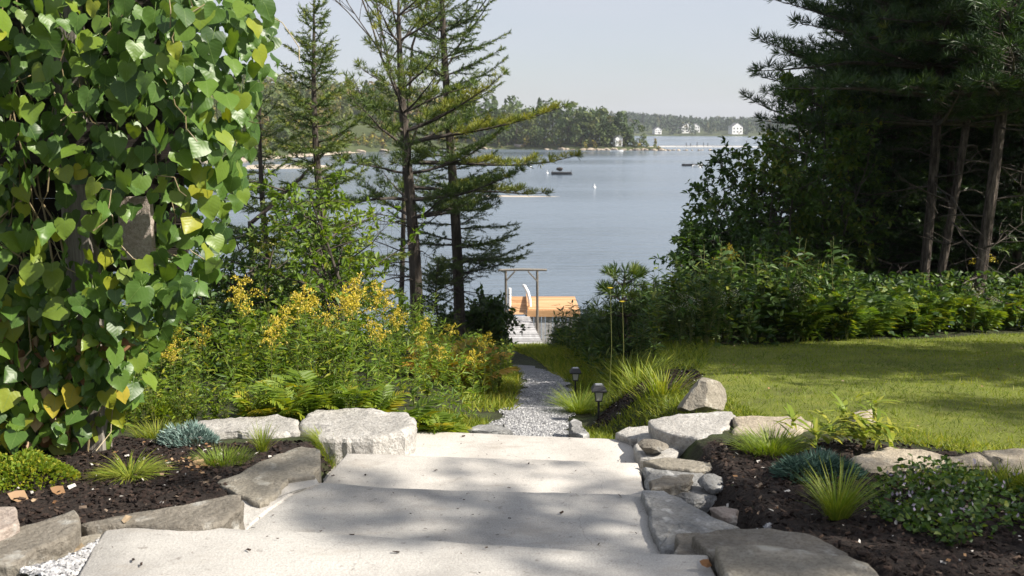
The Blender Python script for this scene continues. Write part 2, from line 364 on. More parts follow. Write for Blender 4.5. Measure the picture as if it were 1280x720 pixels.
M['fern'] = leafmat('fern_leaf', [(.1, (.09, .15, .02)), (.5, (.17, .25, .026)), (.85, (.27, .32, .03)), (1, (.40, .33, .03))], .45)
M['fern_gold'] = leafmat('golden_fern_leaf', [(.1, (.24, .20, .025)), (.6, (.40, .30, .03)), (1, (.45, .24, .04))], .4)
M['fern_dark'] = leafmat('shade_fern_leaf', [(.1, (.05, .10, .018)), (.5, (.11, .185, .026)), (.85, (.20, .26, .03)), (1, (.28, .28, .03))], .45)
M['gold'] = leafmat('goldenrod_flower', [(.1, (.42, .34, .03)), (.6, (.62, .50, .05)), (1, (.55, .42, .14))], .3)
M['whitefl'] = leafmat('white_flower', [(.1, (.45, .44, .40)), (1, (.62, .60, .55))], .3)
M['lilac'] = leafmat('lilac_flower', [(.1, (.25, .21, .30)), (1, (.42, .37, .48))], .3)
M['grass'] = leafmat('grass_blade', [(.05, (.07, .11, .018)), (.35, (.15, .205, .022)), (.65, (.23, .28, .026)), (1, (.36, .33, .06))], .4, .55, .1)
M['lime'] = leafmat('lime_blade', [(.1, (.11, .17, .022)), (.5, (.17, .25, .028)), (1, (.30, .31, .05))], .4)
M['blue'] = leafmat('blue_leaf', [(.1, (.085, .15, .13)), (.5, (.16, .25, .225)), (1, (.28, .37, .33))], .15)
M['juniper'] = leafmat('juniper_leaf', [(.1, (.03, .07, .05)), (.5, (.06, .125, .09)), (1, (.10, .18, .13))], .15)
M['dry'] = leafmat('dry_leaf', [(.1, (.20, .10, .045)), (.5, (.34, .20, .10)), (1, (.48, .36, .24))], .2, .7)
M['hosta'] = leafmat('perennial_leaf', [(.1, (.13, .20, .028)), (.5, (.22, .29, .035)), (1, (.38, .37, .06))], .4, .4)
M['wood_old'] = surf('weathered_wood', [(.3, (.10, .088, .075)), (.5, (.20, .18, .155)), (.75, (.33, .30, .265))], 9, 6, .9, .6, .008, 22, stretch=(6, 6, .35), rnd=.25)
M['wood_h'] = surf('weathered_shaded_board', [(.3, (.022, .018, .015)), (.5, (.045, .038, .032)), (.75, (.085, .074, .063))], 9, 6, .9, .6, .008, 22, stretch=(.35, 6, 6), rnd=.25)  # weathered wood, darkened to paint in the deep shade behind the leaves
M['wood_new'] = surf('new_cedar', [(.3, (.40, .215, .10)), (.5, (.52, .305, .155)), (.7, (.60, .38, .21))], 4, 5, .75, .3, .004, 20, stretch=(.5, 5, 5), rnd=.35)
M['wood_grey'] = surf('grey_board', [(.3, (.30, .295, .30)), (.5, (.40, .395, .40)), (.7, (.50, .495, .50))], 5, 5, .85, .3, .004, 20, stretch=(3, .4, 3), rnd=.4)
M['paint'] = surf('white_paint', [(.3, (.72, .72, .72)), (.7, (.82, .82, .81))], 6, 3, .5, .1, .002)
M['black'] = surf('black_plastic', [(.3, (.012, .012, .014)), (.7, (.022, .022, .025))], 30, 3, .45, .1, .001, spec=.5)
M['cap'] = surf('solar_cap', [(.3, (.16, .165, .18)), (.7, (.24, .245, .27))], 10, 3, .3, .1, .001, spec=.5)
M['roof'] = surf('shingle_roof', [(.3, (.13, .13, .14)), (.7, (.22, .22, .235))], 2, 3, .9, .2, .01)
M['window'] = surf('window_glass', [(.3, (.03, .035, .045)), (.7, (.05, .055, .07))], 3, 2, .15, .05, .001, spec=.6)
M['rockshore'] = surf('shore_rock', [(.3, (.13, .10, .075)), (.5, (.28, .23, .175)), (.72, (.46, .40, .33))], .35, 8, .9, .8, .3, 1.2)
M['hill'] = surf('hillside', [(.3, (.03, .04, .015)), (.6, (.06, .075, .025)), (.8, (.12, .11, .05))], .05, 8, .95, .5, .5, .4)
M['sand'] = surf('beach_sand', [(.3, (.34, .28, .21)), (.6, (.46, .40, .32)), (.8, (.53, .47, .39))], .3, 6, .95, .3, .1, 2)
M['dark_float'] = surf('dark_float', [(.3, (.04, .042, .045)), (.7, (.09, .092, .10))], 2, 3, .8, .2, .01)
M['far'] = leafmat('far_leaf', [(0, (.04, .07, .024)), (.35, (.07, .105, .028)), (.65, (.12, .14, .034)), (.85, (.19, .16, .05)), (.95, (.20, .12, .06)), (1, (.30, .26, .04))], .25, .7, .5)
M['ridge'] = leafmat('ridge_leaf', [(0, (.022, .045, .022)), (.5, (.036, .065, .028)), (.8, (.06, .085, .03)), (1, (.11, .09, .04))], .1, .8, 0)
def glassm():
    m, t, out, ln = mat('lantern_glass'); p = t.nodes.new('ShaderNodeBsdfPrincipled')
    p.inputs['Base Color'].default_value = (.80, .78, .70, 1); p.inputs['Transmission Weight'].default_value = .45; p.inputs['Roughness'].default_value = .35
    ln(p.outputs[0], out.inputs[0]); return m
M['glass'] = glassm()
def waterm():
    m, t, out, ln = mat('sea_water')
    p = t.nodes.new('ShaderNodeBsdfPrincipled'); p.inputs['IOR'].default_value = 1.33; p.inputs['Roughness'].default_value = .16
    c = t.nodes.new('ShaderNodeTexCoord')
    n1 = tnoise(t, .9, 4, c.outputs['Object'], .6, (.35, 1.0, 1)); n2 = tnoise(t, .10, 4, c.outputs['Object'], .6, (.4, 1.2, 1)); n3 = tnoise(t, .012, 3, c.outputs['Object'], .5, (.25, 1.3, 1))
    ln(ramp(t, [(.35, (.085, .115, .15)), (.65, (.14, .175, .215))], n3.outputs['Fac']).outputs[0], p.inputs['Base Color'])
    rr_ = t.nodes.new('ShaderNodeMapRange'); ln(n3.outputs['Fac'], rr_.inputs[0]); rr_.inputs[1].default_value = .35; rr_.inputs[2].default_value = .65; rr_.inputs[3].default_value = .10; rr_.inputs[4].default_value = .30; ln(rr_.outputs[0], p.inputs['Roughness'])
    hsum = math_(t, 'ADD', math_(t, 'MULTIPLY', n1.outputs['Fac'], .36), math_(t, 'MULTIPLY', n2.outputs['Fac'], .8))
    ln(bump(t, hsum, 1.0, .55), p.inputs['Normal']); ln(p.outputs[0], out.inputs[0]); return m
M['water'] = waterm()

# ------------------------------------------------------------------ setting: ground, water, sheets
def grid_mesh(xs, ys, zf, mask=None):
    X, Y = np.meshgrid(xs, ys); Z = zf(X, Y); v = np.stack([X, Y, Z], -1).reshape(-1, 3); nx = len(xs)
    i, j = np.meshgrid(np.arange(len(xs) - 1), np.arange(len(ys) - 1)); a = (j * nx + i).ravel()
    f = np.stack([a, a + 1, a + nx + 1, a + nx], -1)
    if mask is not None:
        f = f[mask(v[f].mean(1)[:, :2])]
        u, inv = np.unique(f, return_inverse=True); v = v[u]; f = inv.reshape(f.shape)
    return MB().add(v, f)
def inpoly(p, poly):
    p = np.atleast_2d(p); poly = np.asarray(poly, float); x, y = p[:, 0], p[:, 1]; r = np.zeros(len(p), bool); j = len(poly) - 1
    for i in range(len(poly)):
        xi, yi = poly[i]; xj, yj = poly[j]
        c = ((yi > y) != (yj > y)) & (x < (xj - xi) * (y - yi) / ((yj - yi) or 1e-9) + xi); r ^= c; j = i
    return r
gx = np.unique(np.concatenate([np.linspace(-120, -8, 30), np.arange(-8, 10, .12), np.linspace(10, 120, 30)]))
gy = np.unique(np.concatenate([np.linspace(-35, -1, 16), np.arange(-1, 16, .12), np.arange(16, 40, .5), np.linspace(40, 90, 18)]))
grid_mesh(gx, gy, hgt).build('ground', M['soil'], smooth=True, kind='structure')
MB().add([[-1950, 20, WATER], [1950, 20, WATER], [1950, 2250, WATER], [-1950, 2250, WATER]], [[0, 1, 2, 3]]).build('sea', M['water'], kind='structure')

LAWN = np.array([(1.75, 6.2), (2.3, 5.75), (2.6, 5.45), (3.1, 5.0), (4.2, 4.7), (5.5, 4.5), (9, 4.3), (14, 5), (14, 15), (8.6, 14.4), (6.5, 13.4), (4.2, 12.4), (2.9, 12.0), (2.1, 11.4), (1.75, 9.5), (1.6, 7.6)])
grid_mesh(np.arange(1, 14.2, .08), np.arange(4, 15.5, .08), lambda x, y: hgt(x, y) + .008, lambda p: inpoly(p, LAWN)).build('lawn', M['lawn'], smooth=True, kind='structure')
def on_path(p, grow=0.0):
    w = np.interp(p[:, 1], [6.4, 8, 13, 18, 30], [.38, .31, .26, .30, .4]) + .04 * np.sin(p[:, 1] * 7) + grow
    return (np.abs(p[:, 0] - path_x(p[:, 1])) < w) & (p[:, 1] > 6.45) & (p[:, 1] < 30.2)
grid_mesh(np.arange(-1.2, 1.3, .04), np.arange(6.4, 30.3, .05), lambda x, y: hgt(x, y) + .012, on_path).build('gravel_path', M['gravelbed'], smooth=True, kind='structure')
BED_L = np.array([(-3.9, 3.0), (-1.75, 3.75), (-1.5, 4.1), (-1.32, 4.6), (-1.12, 5.1), (-.86, 5.25), (-.86, 5.9), (-2.0, 5.75), (-2.6, 6.2), (-4.6, 6.2)])
BED_R = np.array([(.95, 5.45), (1.0, 4.6), (1.1, 3.9), (1.5, 3.3), (2.2, 2.6), (5.2, 2.6), (5.4, 4.4), (3.2, 4.9), (2.6, 5.3), (1.9, 5.75), (1.2, 5.75)])
BED_S = np.array([(.62, 7.85), (1.0, 7.75), (1.45, 7.7), (1.62, 8.2), (1.7, 9.0), (1.3, 9.3), (.85, 8.9)])
for poly in (BED_L, BED_R, BED_S):
    a, b = poly.min(0), poly.max(0)
    grid_mesh(np.arange(a[0], b[0], .04), np.arange(a[1], b[1], .04), lambda x, y: hgt(x, y) + .010 + .012 * np.sin(x * 31 + 2 * np.sin(y * 23)) * np.sin(y * 37), lambda p, q=poly: inpoly(p, q)).build('mulch_bed', M['mulch'], smooth=True, kind='structure')
def sample(poly, n):
    a, b = poly.min(0), poly.max(0); out = np.zeros((0, 2))
    while len(out) < n:
        p = R.uniform(a, b, (n * 2, 2)); out = np.concatenate([out, p[inpoly(p, poly)]])
    return out[:n]
def on(p, up=0): return np.stack([p[:, 0], p[:, 1], hgt(p[:, 0], p[:, 1]) + up], -1)
# mulch chips
CHIP = T([[-.5, -1, 0], [.5, -1, .1], [.35, 1, 0], [-.4, .9, .12], [0, 0, .28]], [[0, 1, 4], [1, 2, 4], [2, 3, 4], [3, 0, 4]])
mb = MB()
for poly, n in ((BED_L, 13000), (BED_R, 14500), (BED_S, 2500)):
    p = on(sample(poly, n), .012) + np.stack([np.zeros(n), np.zeros(n), R.uniform(0, .012, n)], -1)
    scatter(mb, CHIP, p, rdir(n, (-.25, .5)), rdir(n, (.2, 1)), R.uniform(.004, .013, n) * R.choice([1, 1, 1.5], n), np.clip(R.beta(2, 2.6, n) + (R.random(n) > .968) * .6, 0, 1), wide=1.1)
mb.build('mulch_chips', M['chip'], kind='stuff')
# pebbles
OCT = T([[1, 0, 0], [0, 1, 0], [-1, .1, 0], [0, -1, .1], [.1, 0, .7], [0, .1, -.5]], [[0, 1, 4], [1, 2, 4], [2, 3, 4], [3, 0, 4]])
mb = MB()
yy = 6.5 + 9 * R.random(18000) ** 1.9; p = np.stack([path_x(yy) + R.uniform(-.46, .46, len(yy)), yy], -1); p = p[on_path(p, .03)]; n = len(p)
scatter(mb, OCT, on(p, .012), rdir(n, (-.4, .4)), rdir(n, (.5, 1)), R.uniform(.005, .013, n), R.beta(2, 1.8, n))
gl = np.array([PZ(20, 735, -.04)[:2], PZ(75, 716, -.04)[:2], PZ(118, 690, -.05)[:2], PZ(134, 676, -.05)[:2], PZ(110, 745, -.03)[:2]])
p = sample(gl, 900); n = len(p)
scatter(mb, OCT, on(p, .03), rdir(n, (-.4, .4)), rdir(n, (.5, 1)), R.uniform(.006, .016, n), R.beta(2, 1.6, n))
gr = np.array([PZ(880, 640, -.1)[:2], PZ(925, 640, -.1)[:2], PZ(965, 660, -.1)[:2], PZ(925, 662, -.08)[:2]])
p = sample(gr, 350); n = len(p)
scatter(mb, OCT, on(p, .03), rdir(n, (-.4, .4)), rdir(n, (.5, 1)), R.uniform(.006, .02, n), R.beta(2, 1.6, n))
mb.build('gravel', M['pebble'], kind='stuff')

# ------------------------------------------------------------------ concrete steps
def densify(poly, step):
    out = []; n = len(poly)
    for i in range(n):
        a, b = np.asarray(poly[i], float), np.asarray(poly[(i + 1) % n], float); k = max(1, int(np.linalg.norm(b - a) / step))
        for j in range(k): out.append(a + (b - a) * j / k)
    return np.array(out)
def slab(mb, poly, z, thick, jit=.006, bev=.012, step=.06, topn=.004, var=.5, tilt=(0, 0), seed=0, bulge=0.0):
    """irregular slab: outline (x, y), rounded worn upper edge, rough sides, slightly uneven top"""
    q = densify(poly, step); n = len(q); c = q.mean(0)
    area = np.sum(q[:, 0] * np.roll(q[:, 1], -1) - np.roll(q[:, 0], -1) * q[:, 1])
    if area < 0: q = q[::-1]
    nz = np.array([[noise.noise(Vector((a[0] * 9 + seed, a[1] * 9, 0))), noise.noise(Vector((a[0] * 9, a[1] * 9 + seed, 5)))] for a in q])
    nz += .5 * np.array([[noise.noise(Vector((a[0] * 30 + seed, a[1] * 30, 0))), noise.noise(Vector((a[0] * 30, a[1] * 30 + seed, 5)))] for a in q])
    q = q + jit * nz * 2
    tz = lambda p: z + tilt[0] * (p[:, 0] - c[0]) + tilt[1] * (p[:, 1] - c[1])
    rings = []
    ks = [(0.0, 0), (.35, 0), (.65, 0), (.85, 0)]
    def up(p): return np.array([topn * (noise.noise(Vector((a[0] * 5 + seed, a[1] * 5, 2))) + .6 * noise.noise(Vector((a[0] * 17 + seed, a[1] * 17, 2)))) for a in p])
    for k, _ in ks[1:]:
        p = c + (q - c) * k; rings.append(np.column_stack([p, tz(p) + up(p) + bulge * (1 - k * k)]))
    d = q - c; dn = nrm(d)
    p = q - dn * bev; rings.append(np.column_stack([p, tz(p) + up(p)]))
    p = q - dn * bev * .3; rings.append(np.column_stack([p, tz(p) - bev * .35]))
    rings.append(np.column_stack([q, tz(q) - bev]))
    for fr in (.4, .75, 1.0):
        w = np.array([noise.noise(Vector((a[0] * 14 + seed, a[1] * 14, fr * 3))) for a in q])
        p = q + dn * (jit * 1.6 * w)[:, None] - dn * (jit * fr); rings.append(np.column_stack([p, tz(q) - bev - (thick - bev) * fr]))
    v = np.concatenate([[np.append(c, z + bulge)]] + rings); f4 = []; j = np.arange(n); k = (j + 1) % n
    tri = np.stack([np.zeros(n, int), 1 + j, 1 + k], -1)
    for r in range(len(rings) - 1):
        a = 1 + r * n; b = a + n; f4.append(np.stack([a + j, b + j, b + k, a + k], -1))
    m0 = mb.n; mb.add(v, np.concatenate(f4), var)
    mb.add(np.zeros((0, 3)), tri + (m0 - mb.n), var)
    return mb
def pxs(pts, z): return [PZ(x, y, z)[:2] for x, y in pts]
st = thing('concrete_steps', 'wide pale concrete garden steps descending towards the gravel path', 'steps', (0, 4.5, -.6))
TREADS = [
    (pxs([(128, 664), (140, 657), (185, 654), (300, 660), (420, 666), (560, 676), (700, 686), (820, 692), (884, 694), (905, 735), (930, 800), (60, 800), (95, 720)], 0), 0.0),
    (pxs([(283, 672), (322, 634), (352, 614), (380, 603), (408, 603), (500, 610), (650, 614), (808, 618), (818, 650), (830, 700), (560, 690)], -.15), -.15),
    (pxs([(372, 640), (412, 590), (432, 566), (520, 569), (650, 573), (798, 578), (803, 600), (816, 652), (600, 648)], -.30), -.30),
    (pxs([(396, 600), (450, 553), (486, 537), (600, 541), (700, 546), (788, 549), (794, 565), (804, 604), (600, 600)], -.45), -.45)]
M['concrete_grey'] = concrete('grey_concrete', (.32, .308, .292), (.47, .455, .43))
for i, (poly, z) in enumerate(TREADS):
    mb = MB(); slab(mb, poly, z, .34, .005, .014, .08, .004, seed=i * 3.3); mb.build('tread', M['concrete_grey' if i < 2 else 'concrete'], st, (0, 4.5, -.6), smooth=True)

mb = MB(); slab(mb, pxs([(222, 680), (248, 656), (285, 632), (320, 612), (350, 599), (392, 594), (402, 604), (372, 612), (330, 642), (296, 676)], -.142), -.142, .2, .008, .01, .05, .005, seed=44); mb.build('mortar_edge', M['mortar'], st, (0, 4.5, -.6), smooth=True)
mb = MB()
for poly, z in TREADS:
    q = np.asarray(poly); a, b = q.min(0), q.max(0); m_ = 34; pp = sample(q, m_); scatter(mb, CHIP, np.c_[pp, np.full(m_, z + .008)], rdir(m_, (-.1, .15)), rdir(m_, (.4, 1)), R.uniform(.003, .010, m_) * R.choice([.7, 1, 1.6], m_), R.uniform(.3, .95, m_), wide=.8)
mb.build('step_debris', M['chip'], kind='stuff')
# ------------------------------------------------------------------ stones
def stone(pts, z, thick, m, label, name='flat_stone', cat='stone', group='stones edging the steps and beds', tilt=(0, 0), jit=.012, bev=.015, topn=.010, bulge=.0, step=.035):
    poly = np.array(pxs(pts, z)); c = poly.mean(0); mb = MB()
    slab(mb, poly, z, thick, jit, bev, step, topn, seed=len(bpy.data.meshes) * .37, tilt=tilt, bulge=bulge)
    o = mb.build(name, M[m], None, (c[0], c[1], z - thick), smooth=True); sides = [abs(p.normal.z) > .8 for p in o.data.polygons]; o.data.polygons.foreach_set('use_smooth', sides); tag(o, label, cat, group); return o
stone([(374, 523), (392, 513), (432, 509), (480, 512), (514, 515), (522, 530), (505, 541), (465, 546), (425, 548), (395, 547), (376, 537)], -.28, .28, 'st_white', 'large white flat stone at the head of the left bed beside the top step edge', bev=.03, topn=.02)
stone([(203, 537), (250, 525), (300, 520), (350, 518), (372, 523), (376, 539), (340, 543), (290, 541), (235, 541)], -.27, .22, 'st_white', 'long low white stone behind the blue plant', bev=.03, topn=.02)
stone([(270, 603), (300, 590), (330, 575), (360, 563), (378, 557), (400, 562), (399, 580), (394, 594), (362, 598), (350, 612), (338, 627), (322, 629), (298, 620)], -.12, .22, 'st_tan', 'flat tan slab with clean sawn face between left bed and steps', bev=.008, topn=.004)
stone([(98, 655), (150, 643), (230, 631), (298, 619), (304, 632), (280, 652), (236, 658), (170, 654), (118, 658)], .02, .16, 'st_brown', 'long brown slab lying along the lower edge of the left bed', bev=.012, tilt=(0, .03))
stone([(-40, 672), (0, 664), (60, 648), (100, 636), (104, 650), (88, 668), (50, 686), (18, 702), (-40, 712)], .06, .16, 'st_brown', 'brown slab at the lower left corner of the photo', bev=.012)
stone([(10, 716), (40, 694), (85, 676), (128, 660), (140, 662), (134, 676), (110, 694), (80, 712), (40, 735)], -.01, .12, 'st_tan', 'rough pale stone wedged below the brown corner slab', bev=.02, topn=.02)
stone([(-30, 634), (20, 632), (24, 652), (-8, 668), (-40, 672)], .10, .12, 'st_pink', 'pinkish cut block at the far left edge of the bed', bev=.008, topn=.003, jit=.004)
stone([(586, 536), (600, 530), (632, 531), (640, 538), (610, 541)], -.54, .15, 'st_grey', 'small grey stone at the left foot of the gravel path', bev=.02)
stone([(812, 524), (850, 517), (914, 513), (918, 519), (908, 536), (900, 547), (872, 549), (838, 541), (815, 534)], -.27, .15, 'st_white', 'long pale slab in front of the boulder', bev=.012, topn=.006)
stone([(916, 520), (950, 519), (1006, 521), (1013, 528), (1000, 540), (985, 548), (945, 545), (918, 541)], -.25, .20, 'st_sand', 'cream slab with a broken right end along the lawn edge', bev=.02, topn=.015)
stone([(768, 541), (784, 533), (812, 532), (832, 536), (828, 546), (790, 548)], -.40, .15, 'st_white', 'white flat stone at the right end of the lowest step', bev=.012)
stone([(793, 553), (800, 541), (838, 541), (857, 554), (846, 568), (815, 575), (797, 572)], -.36, .20, 'st_white', 'white stone under the small brown rock', bev=.02, topn=.012)
stone([(800, 577), (830, 571), (870, 575), (900, 579), (901, 587), (872, 588), (835, 584)], -.25, .09, 'st_tan', 'thin tan strip of stone across the top of the grey step stones', bev=.01)
stone([(803, 583), (835, 583), (880, 589), (905, 600), (898, 622), (870, 622), (838, 618), (808, 604)], -.27, .22, 'st_grey', 'rounded grey stone beside the second lowest step', bev=.03, topn=.02)
stone([(810, 600), (828, 594), (868, 592), (860, 602), (838, 608), (816, 612)], -.215, .06, 'st_brown', 'dark brown flake lying on the rounded grey stone', bev=.01)
stone([(803, 612), (830, 612), (852, 622), (880, 638), (926, 660), (886, 664), (864, 668), (852, 692), (826, 693), (814, 655)], -.11, .24, 'st_grey', 'large blue grey slab bordering the middle step', bev=.015, topn=.012)
stone([(846, 668), (876, 664), (884, 690), (864, 697), (848, 692)], -.04, .2, 'st_brown', 'small dark block standing between grey and brown slabs', bev=.008)
stone([(864, 668), (905, 661), (960, 659), (1010, 667), (1040, 680), (1060, 692), (1030, 700), (940, 700), (888, 694)], .01, .18, 'st_brown', 'broad brown slab lying under the front slab on the right', bev=.012, topn=.006)
stone([(895, 681), (930, 680), (1000, 686), (1062, 694), (1090, 708), (1130, 745), (1000, 770), (930, 750), (905, 720)], .07, .11, 'st_tan', 'big tan slab nearest the camera at the lower right', bev=.012, topn=.006)
stone([(1060, 572), (1085, 562), (1112, 556), (1150, 560), (1182, 567), (1180, 580), (1130, 585), (1078, 584)], -.13, .22, 'st_sand', 'sandy rounded stone beside the leafy yellow perennial', bev=.03, topn=.02)
stone([(1178, 568), (1225, 566), (1246, 573), (1250, 583), (1205, 586), (1178, 582)], -.13, .22, 'st_sand', 'low sandy stone in the middle of the row by the lawn', bev=.03, topn=.02)
stone([(1228, 561), (1262, 558), (1330, 566), (1330, 590), (1262, 589), (1240, 574)], -.11, .22, 'st_sand', 'sandy stone at the right edge of the photo by the lawn', bev=.03, topn=.02)
stone([(1058, 520), (1072, 512), (1092, 511), (1104, 519), (1090, 526), (1068, 527)], -.26, .2, 'st_sand', 'tan stone sitting in the lawn behind the leafy perennial', bev=.03, bulge=.02)
stone([(710, 529), (716, 522), (726, 526), (736, 542), (728, 546), (716, 540)], -.60, .16, 'st_grey', 'narrow grey stone on the right side of the path start', bev=.02)
stone([(885, 634), (905, 631), (924, 637), (918, 645), (898, 644)], -.11, .06, 'st_pink', 'small flat pinkish stone in the gravel right of the steps', bev=.008)
def _ico(k=3):
    import bmesh
    bm = bmesh.new(); bmesh.ops.create_icosphere(bm, subdivisions=k, radius=1); bm.verts.ensure_lookup_table()
    v = np.array([x.co[:] for x in bm.verts]); f = np.array([[q.index for q in p.verts] for p in bm.faces]); bm.free(); return v, f
ICO4 = _ico(4); ICO2 = _ico(2); ICO3 = _ico(3)
def rock(mb, c, s, seed, cuts=9, ico=ICO4, rough=.05, var=.5, rotz=0):
    r = np.random.default_rng(seed); v, f = ico; v = v.copy()
    for k in range(cuts):
        d = nrm(r.normal(size=3)); h = r.uniform(.45, .8); q = v @ d; v -= np.outer(np.maximum(0, q - h), d)
    v += rough * np.array([[noise.noise(Vector(a * 3 + seed)), noise.noise(Vector(a * 3 + seed + 9)), noise.noise(Vector(a * 3 + seed + 20))] for a in v])
    v += rough * .4 * np.array([[noise.noise(Vector(a * 9 + seed))] * 3 for a in v])
    ca, sa = math.cos(rotz), math.sin(rotz); v = v * np.asarray(s) @ np.array([[ca, sa, 0], [-sa, ca, 0], [0, 0, 1]])
    return mb.add(v + np.asarray(c), f, var)
def boulder(px, py, z, s, m, label, seed, name='boulder', rotz=0, cuts=10):
    p = PZ(px, py, z); mb = MB(); rock(mb, p, s, seed, cuts, rotz=rotz); o = mb.build(name, M[m], None, (p[0], p[1], p[2] - s[2] * .6)); tag(o, label, 'rock', 'stones edging the steps and beds')
boulder(876, 503, -.30, (.23, .20, .17), 'st_tan', 'chunky tan boulder standing upright behind the pale slab', 21, rotz=.4, cuts=12)
boulder(815, 560, -.32, (.105, .08, .055), 'st_brown', 'small brown rock resting on a white stone by the step', 8, 'small_rock')
boulder(892, 606, -.24, (.085, .08, .06), 'st_grey', 'rough pebbly lump at the edge of the right mulch bed', 14, 'small_rock')


# ------------------------------------------------------------------ arbor and climbing vine
VP = np.array([(-260, -170), (326, -170), (338, 0), (344, 70), (326, 100), (322, 150), (311, 200), (300, 260), (285, 300), (268, 352), (230, 380), (192, 440), (176, 480), (150, 512), (112, 550), (0, 562), (-260, 585)], float)
ab = thing('garden_arbor', 'weathered wooden arbor almost hidden under the climbing vine', 'arbor', (-3.0, 5.7, -.3))
AO = (-3.0, 5.7, -.3)
for k in range(25):  # added back boards: block the sky so gaps in the vine stay dark
    mb = MB(); z = -.22 + k * .142; x1 = (-2.42 if z < .72 else -1.88) + R.uniform(-.02, .02)
    box(mb, ((-4.6 + x1) / 2, 5.80 + R.uniform(-.006, .006), z + .07), (4.6 + x1, .025, .1405), var=R.random(), bev=.004); mb.build('plank', M['wood_h'], ab, AO)
for x, y in ((-2.42, 5.62), (-4.5, 5.5), (-2.75, 6.5), (-4.5, 6.5)):
    mb = MB(); box(mb, (x, y, 1.45), (.14, .14, 3.7), bev=.008); mb.build('post', M['wood_old'], ab, AO)
for y in (5.5, 6.5):
    mb = MB(); box(mb, (-3.15, y, 3.38), (4.0, .09, .18), bev=.006); mb.build('beam', M['wood_h'], ab, AO)
for k in range(8):
    mb = MB(); box(mb, (-4.9 + k * .5, 6.0, 3.53), (.05, 1.9, .12), bev=.005); mb.build('rafter', M['wood_h'], ab, AO)
mb = MB(); q_ = PY(171, 285, 5.42); box(mb, q_, (.17, .06, .34), bev=.005); mb.build('bracket', M['st_pink'], ab, AO)
mb = MB(); box(mb, (-2.9, 5.44, 1.52), (2.3, .03, .22), bev=.004); mb.build('plank', M['wood_h'], ab, AO)
vine = thing('climbing_vine', 'dense climbing vine of large heart shaped leaves over the wooden arbor', 'vine', (-2.4, 5.3, -.25))
VO = np.array((-2.4, 5.3, -.25))
def vedge(py): return np.interp(py, VP[1:16, 1], VP[1:16, 0])
def vfront(px, py):
    e = np.maximum(vedge(py) - px, 0)
    return 5.02 + .30 * np.clip(py, 0, 560) / 560 + .40 * np.exp(-e / 45) + .12 * np.sin(px / 47 + np.sin(py / 60)) * np.sin(py / 53)
def vgeom(pts, depth):
    y = vfront(pts[:, 0], pts[:, 1]) + depth
    return np.array([PY(a, b, c) for (a, b), c in zip(pts, y)])
def vorient(n):
    nn = nrm(np.array([.42, -.62, .62]) + R.normal(0, .5, (n, 3)))
    d = np.array([0, -.18, -1.0]) + R.normal(0, .42, (n, 3)); return d, nn
def vvar(pts, n):   # yellowing leaves towards the foot of the plant
    low = np.clip((pts[:, 1] - 180) / 300, 0, 1) * np.clip((260 - pts[:, 0]) / 160, 0.2, 1)
    return np.clip(R.normal(.46, .14, n) + low * R.choice([0, .12, .28, .42], n, p=[.24, .32, .28, .16]) + (R.random(n) > .95) * .3, 0, .98)
# near leaves one by one
cand = sample(np.clip(VP, [-20, -20], [2000, 2000]), 9000); keep = []
for c in cand:
    if c[0] < -8 or c[1] < -8: continue
    if c[1] > 370 and c[0] > 150 and R.random() > .45: continue
    if 145 < c[0] < 195 and 262 < c[1] < 318: continue
    if 38 < c[0] < 75 and 215 < c[1] < 268: continue
    if all((c[0] - q[0]) ** 2 + (c[1] - q[1]) ** 2 > 16.2 ** 2 for q in keep): keep.append(c)
    if len(keep) == 298: break
keep = np.array(keep); n = len(keep)
lv = []
for k in range(6):
    r_ = np.random.default_rng(k); q = HEART.v.copy(); q[:, 2] *= (.6, 1, 1.5, .3, 1.9, 1.1)[k]; q[:, 0] *= (1, .92, .85, 1.05, .8, 1.0)[k]; q[:, 2] += r_.normal(0, .018, len(q))
    mbk = MB(); mbk.add(q * 1.0, HEART.f, (.5), 0, HEART.uv[HEART.f.ravel()]); lv.append(q)
P0 = vgeom(keep, R.uniform(-.12, .07, n)); D0, N0 = vorient(n); S0 = R.uniform(.085, .14, n) * np.where(keep[:, 1] > 300, 1.05, 1); V0 = vvar(keep, n)
vshared = {}
from mathutils import Matrix
X0, Y0, Z0 = frames(D0, N0)
for i in range(n):
    key = (i % 6, int(V0[i] * 12))
    if key not in vshared:
        mbk = MB(); mbk.add(lv[key[0]], HEART.f, (key[1] + .5) / 12, 0, HEART.uv[HEART.f.ravel()]); vshared[key] = mbk.mesh('leaf', M['vine'], smooth=True)
    o = link('leaf', vshared[key], vine)
    s_ = S0[i]; m4 = np.eye(4); m4[:3, 0] = X0[i] * s_; m4[:3, 1] = Y0[i] * s_; m4[:3, 2] = Z0[i] * s_; m4[:3, 3] = P0[i] - VO; o.matrix_local = Matrix(m4.tolist())
# the rest of the leaves
pts = sample(VP, 3100); thin = (pts[:, 1] > 360) & (pts[:, 0] > 150) & (R.random(len(pts)) > .45); pts = pts[~thin]
hole = ((pts[:, 0] > 146) & (pts[:, 0] < 194) & (pts[:, 1] > 262) & (pts[:, 1] < 316)) | ((pts[:, 0] > 40) & (pts[:, 0] < 72) & (pts[:, 1] > 218) & (pts[:, 1] < 265)); pts = pts[~hole]; n = len(pts)
HV = []
for k in range(4):
    q = T(lv[k + 1].copy(), HEART.f, HEART.uv); q.v[:, 0] *= 1 + .12 * np.sin(k + 3 * q.v[:, 1]); HV.append(q)
dep = .07 + .72 * R.random(n) ** .8
lo_ = sample(np.array([(-60, 345), (262, 345), (230, 380), (194, 440), (182, 480), (158, 512), (125, 556), (0, 566), (-60, 575)], float), 420); pts = np.concatenate([pts, lo_]); dep = np.concatenate([dep, R.uniform(-.12, .12, len(lo_))]); n = len(pts)
